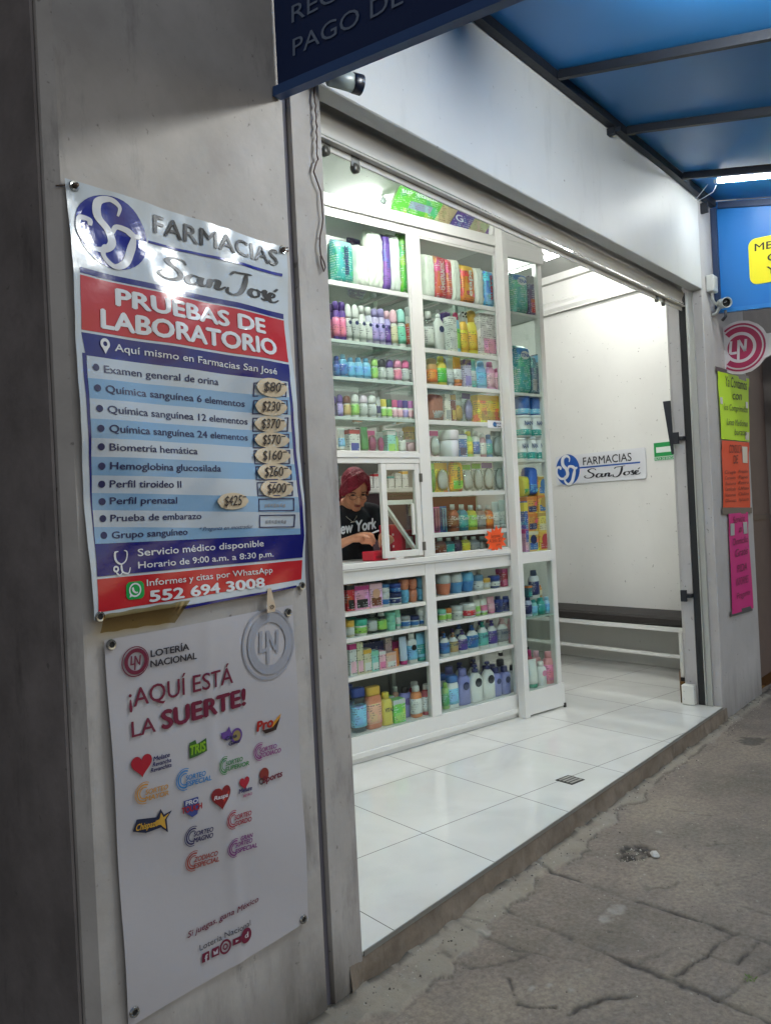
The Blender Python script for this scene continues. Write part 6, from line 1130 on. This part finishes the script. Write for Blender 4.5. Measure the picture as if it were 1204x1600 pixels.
cbox('board', WM, (-1.0, 1.3, 0, .25, 1.52, 1.555), (-1.0, 1.3, 0, .25, 1.86, 1.895), par=t); cbox('backboard', mat('5a434e', .6), (-1.0, 1.3, .26, .29, .1, 1.52), par=t); cbox('upright', WM, (-1.03, -1.001, 0, .25, 0, 2.2), par=t); cbox('backboard', mat('9c9c98', .6), (-1.0, 1.3, .26, .29, 1.556, 2.2), par=t)
for i in range(9):
    c_ = ['wh', 'wh', 'ora', 'wh', 'ro', 'wh', 'te', 'wh', 'yo'][i]; b_ = ctg('medicine_box', 'small medicine box, %s from left on the shelf behind the pharmacist' % (ORD+['seventh', 'eighth', 'ninth'])[i], 'box', 3.80+i*.075, 5.13, 1.5555, 'medicine boxes behind the pharmacist')
    b_['group'] = 'medicine boxes behind the pharmacist'; carton(b_, .06, .10+.02*(i % 3), .05, 'wh', c_ if c_ != 'wh' else 'lgy', None)

# ================================================================ PHARMACIST
def prim_mesh(parts, vox, nm, m_, par, smooth=3):
    sv = []; sf = []; NU, NV = 14, 9
    for j in range(NV+1):
        for i in range(NU): sv.append((math.sin(math.pi*j/NV)*math.cos(2*math.pi*i/NU)+1e-4*i, math.sin(math.pi*j/NV)*math.sin(2*math.pi*i/NU), math.cos(math.pi*j/NV)))
    for j in range(NV):
        for i in range(NU): sf.append((j*NU+i, (j+1)*NU+i, (j+1)*NU+(i+1) % NU, j*NU+(i+1) % NU))
    sv = np.array(sv); sf = np.array(sf); V_ = []; F_l = []
    def sph(M_):
        M_ = np.array(M_); F_l.append(sf+len(V_)*len(sv)); V_.append(sv@M_[:3, :3].T+M_[:3, 3])
    for p in parts:
        if p[0] == 'E': sph(Matrix.Translation(p[1]) @ Matrix.Rotation(p[3], 4, 'X') @ Matrix.Diagonal((*[q_*HS for q_ in p[2]], 1)))
        elif p[0] == 'e': sph(Matrix.Translation(p[1]) @ Matrix.Rotation(p[3], 4, 'X') @ Matrix.Diagonal((*p[2], 1)))
        else:
            pts, rs = p[1:3]; sq = p[3] if len(p) > 3 else 1.0
            for (a_, ra), (b_, rb) in zip(zip(pts[:-1], rs[:-1]), zip(pts[1:], rs[1:])):
                a_, b_ = Vector(a_), Vector(b_); n_ = max(2, int((b_-a_).length/(min(ra, rb)*.45)))
                for i in range(n_+1):
                    t_ = i/n_; r_ = ra+(rb-ra)*t_; sph(Matrix.Translation(a_.lerp(b_, t_)) @ Matrix.Diagonal((r_, r_*sq, r_, 1)))
    V_ = np.concatenate(V_); F_l = np.concatenate(F_l)
    me = bpy.data.meshes.new(nm); me.from_pydata(V_.tolist(), [], F_l.tolist()); o = bpy.data.objects.new(nm, me); COL.objects.link(o); me.materials.append(m_)
    md = o.modifiers.new('r', 'REMESH'); md.mode = 'VOXEL'; md.voxel_size = vox; md.use_smooth_shade = True
    ms = o.modifiers.new('s', 'SMOOTH'); ms.factor = .5; ms.iterations = smooth
    dg = bpy.context.evaluated_depsgraph_get(); me2 = bpy.data.meshes.new_from_object(o.evaluated_get(dg)); o.modifiers.clear(); o.data = me2; o.parent = par
    for pl in me2.polygons: pl.use_smooth = True
    return o
pe = thing('person', 'person with dark red hair in black T-shirt, glasses, looking down behind the hatch', 'person', W(3.02, 4.07, .065), A-R(24))
SKIN = mat('c98f70', .5, 0, .4, key='skin', var=.05, bscale=14)
hc = Vector((.030, -.115, 1.438)); tilt = R(33); HS = 1.04
def hd(x, y, z): v = Matrix.Rotation(tilt, 3, 'X') @ Vector((x, y, z)); return hc+v*HS
body = [('E', hd(0, .01, .02), (.072, .088, .098), tilt), ('E', hd(0, -.025, -.045), (.058, .060, .065), tilt), ('E', hd(0, -.055, -.085), (.030, .028, .024), tilt), ('E', hd(-.036, -.056, -.03), (.024, .022, .024), tilt), ('E', hd(.036, -.056, -.03), (.024, .022, .024), tilt),
 ('c', [hd(0, -.080, .005), hd(0, -.100, -.028)], [.009, .013]), ('E', hd(-.012, -.092, -.033), (.009, .009, .007), 0), ('E', hd(.012, -.092, -.033), (.009, .009, .007), 0), ('E', hd(-.075, .0, -.01), (.010, .020, .030), 0), ('E', hd(.075, .0, -.01), (.010, .020, .030), 0),
 ('c', [(0, -.03, 1.33), hd(0, .01, -.06)], [.056, .050]), ('c', [(-.15, 0, 1.30), (0, -.01, 1.335), (.15, 0, 1.30)], [.05, .065, .05]), ('c', [(0, 0, 1.26), (0, .0, 1.12), (0, .01, .98), (0, .02, .90)], [.115, .11, .12, .13], .75),
 ('c', [(-.17, 0, 1.29), (-.215, -.07, 1.065), (-.10, -.27, 1.125), (-.045, -.315, 1.150)], [.048, .038, .027, .022]), ('c', [(.17, 0, 1.29), (.23, -.08, 1.075), (.19, -.26, 1.13), (.165, -.31, 1.14)], [.048, .038, .027, .022]),
 ('c', [(-.085, .02, .88), (-.095, 0, .48), (-.095, .02, .02)], [.095, .06, .045]), ('c', [(.085, .02, .88), (.095, 0, .48), (.095, .02, .02)], [.095, .06, .045]), ('c', [(-.095, .02, -.025), (-.10, -.14, -.035)], [.04, .03]), ('c', [(.095, .02, -.025), (.10, -.14, -.035)], [.04, .03])]
for sx, base in ((1, Vector((-.045, -.315, 1.150))), (-1, Vector((.165, -.31, 1.14)))):
    dirs = Vector((.86*sx if sx > 0 else -.35, -.42, .02)).normalized(); sd = Vector((0, -.25, .95)).normalized(); dn = Vector((0, -.3, -.9))
    body.append(('c', [base, base+dirs*.05+Vector((0, 0, .004))], [.023, .030], .75)); kn = base+dirs*.075
    for i, (L_, k2) in enumerate(((.062, 1.0), (.07, .9), (.066, .75), (.052, .55))):
        p0 = kn+sd*(.027-.0185*i); p1 = p0+dirs*L_*.45+Vector((0, -.004, -.004)); p2 = p1+(dirs*.72+dn*.6)*L_*.32; p3 = p2+(dirs*.2+dn)*L_*.28*k2
        body.append(('c', [p0-dirs*.02, p1, p2, p3], [.0090, .0084, .0076, .0062]))
    th0 = base+dirs*.02+Vector((0, -.018, .012)); body.append(('c', [th0, th0+dirs*.035+Vector((0, -.02, .004)), th0+dirs*.062+Vector((0, -.026, -.010))], [.012, .0095, .0078]))
prim_mesh(body, .0044, 'body', SKIN, pe, 1)
CLOTH = mat('15171d', .8, 0, .3, key='black_cotton', bump=.3, bscale=40)
shirt = [('c', [(-.155, 0, 1.295), (-.06, 0, 1.318)], [.062, .062]), ('c', [(.155, 0, 1.295), (.06, 0, 1.318)], [.062, .062]), ('c', [(-.06, .03, 1.30), (.06, .03, 1.30)], [.07, .07]), ('c', [(-.05, -.035, 1.255), (.05, -.035, 1.255)], [.085, .085]), ('c', [(0, 0, 1.22), (0, 0, 1.12), (0, .01, .98), (0, .02, .86)], [.165, .158, .165, .175], .72), ('c', [(-.17, 0, 1.285), (-.20, -.04, 1.16)], [.063, .056]), ('c', [(.17, 0, 1.285), (.21, -.045, 1.16)], [.063, .056]), ('e', (-.07, -.075, 1.17), (.075, .07, .07), 0), ('e', (.07, -.075, 1.17), (.075, .07, .07), 0)]
prim_mesh(shirt, .009, 'tshirt', CLOTH, pe, 3)
prim_mesh([('c', [(-.09, .02, .90), (-.10, 0, .48), (-.10, .02, .10)], [.108, .078, .062]), ('c', [(.09, .02, .90), (.10, 0, .48), (.10, .02, .10)], [.108, .078, .062])], .012, 'trousers', mat('23262e', .8), pe, 3)
HAIR = mat('86142f', .5, 0, .4, key='dyed_hair', bump=1.0, bscale=90, var=.35)
hair = [('E', hd(0, .030, .038), (.081, .090, .090), tilt), ('E', hd(-.068, .0, .015), (.020, .045, .05), tilt), ('E', hd(.070, .010, .015), (.017, .042, .05), tilt), ('E', hd(0, .105, .01), (.045, .05, .05), tilt),
 ('c', [hd(-.080, .01, -.01), hd(-.086, .03, -.06), hd(-.08, .035, -.09)], [.018, .016, .010])]
for k_ in range(7):      # locks swept from the parting across the forehead
    q_ = k_/6; hair.append(('c', [hd(.038-.01*q_, -.052+.05*q_, .098+.020*q_), hd(-.012, -.082+.040*q_, .076+.042*q_), hd(-.055, -.078+.04*q_, .042+.050*q_), hd(-.086-.002*q_, -.040+.03*q_, -.004+.03*q_)], [.010, .0135, .0135, .009]))
for k_ in range(4):
    q_ = k_/3; hair.append(('c', [hd(.036, -.052+.05*q_, .098+.018*q_), hd(.066, -.048+.03*q_, .062+.03*q_), hd(.083, -.022+.02*q_, .010+.02*q_)], [.009, .011, .007]))
prim_mesh(hair, .0055, 'hair', HAIR, pe, 2)
mb = MB()
for sx in (-1, 1):
    mb.tube([hd(sx*.017+sx*.0, -.086, .030), hd(sx*.033, -.087, .036), hd(sx*.050, -.078, .030)], .0028, 6)
mb.build('eyebrows', mat('3a1a1c', .7), pe)
mb = MB()
for sx in (-1, 1): mb.loft([(-.004, .003, .003), (-.003, .010, .006), (0, .013, .008), (.003, .010, .006), (.004, .003, .003)], 14, tilt=lambda v, sx=sx: hd(v.x+sx*.031, v.y-.074, v.z+.010))
mb.build('eyes', mat('2a1a16', .3), pe)
mb = MB(); mb.tube([hd(-.020, -.084, -.056), hd(-.008, -.092, -.054), hd(.008, -.092, -.054), hd(.020, -.084, -.056)], [.002, .0045, .0045, .002], 8); mb.build('lips', mat('8c3c3c', .4), pe)
mb = MB()
for sx in (-1, 1):
    ring_ = [hd(sx*.032+.022*math.cos(a_), -.094+.10*abs(.022*math.cos(a_)), .006+.015*math.sin(a_)) for a_ in [2*math.pi*i/16 for i in range(17)]]; mb.tube(ring_, .0011, 5); mb.tube([hd(sx*.054, -.090, .01), hd(sx*.074, -.02, .012)], .0011, 5)
mb.tube([hd(-.010, -.096, .008), hd(.010, -.096, .008)], .0011, 5); mb.build('glasses', mat('3c2a26', .3), pe)
mb = MB(); mb.tube([(-.052, -.05, 1.335), (-.03, -.118, 1.275), (0, -.142, 1.245), (.03, -.118, 1.275), (.052, -.05, 1.335)], .0013, 6); mb.tube([(-.014, -.146, 1.243), (.014, -.146, 1.247)], .003, 6); mb.build('necklace', mat('c8c0b0', .3, .8), pe)
mb = MB(); text_into(mb, 'New York', (-.130, -.165, 1.172), (.150, -.165, 1.200), .062, 0, .045, .3, warp=lambda q: Vector((q[0], -.158+1.15*(abs(abs(q[0])-.06))**1.65+.15*abs(q[2]-1.17), q[2]))); mb.build('shirt_lettering', mat('c9cdd4', .6), pe, fix=False)
t_ = thing('pen', 'white pen held in the hand behind the hatch', 'pen', (0, 0, 0)); M_ = Matrix.Translation(W(3.02, 4.07, .065)) @ Matrix.Rotation(A-R(24), 4, 'Z')
MB().tube([M_ @ Vector((.015, -.36, 1.160)), M_ @ Vector((.10, -.37, 1.190))], .005, 8).build('barrel', mat('c9c9d0', .3), t_)
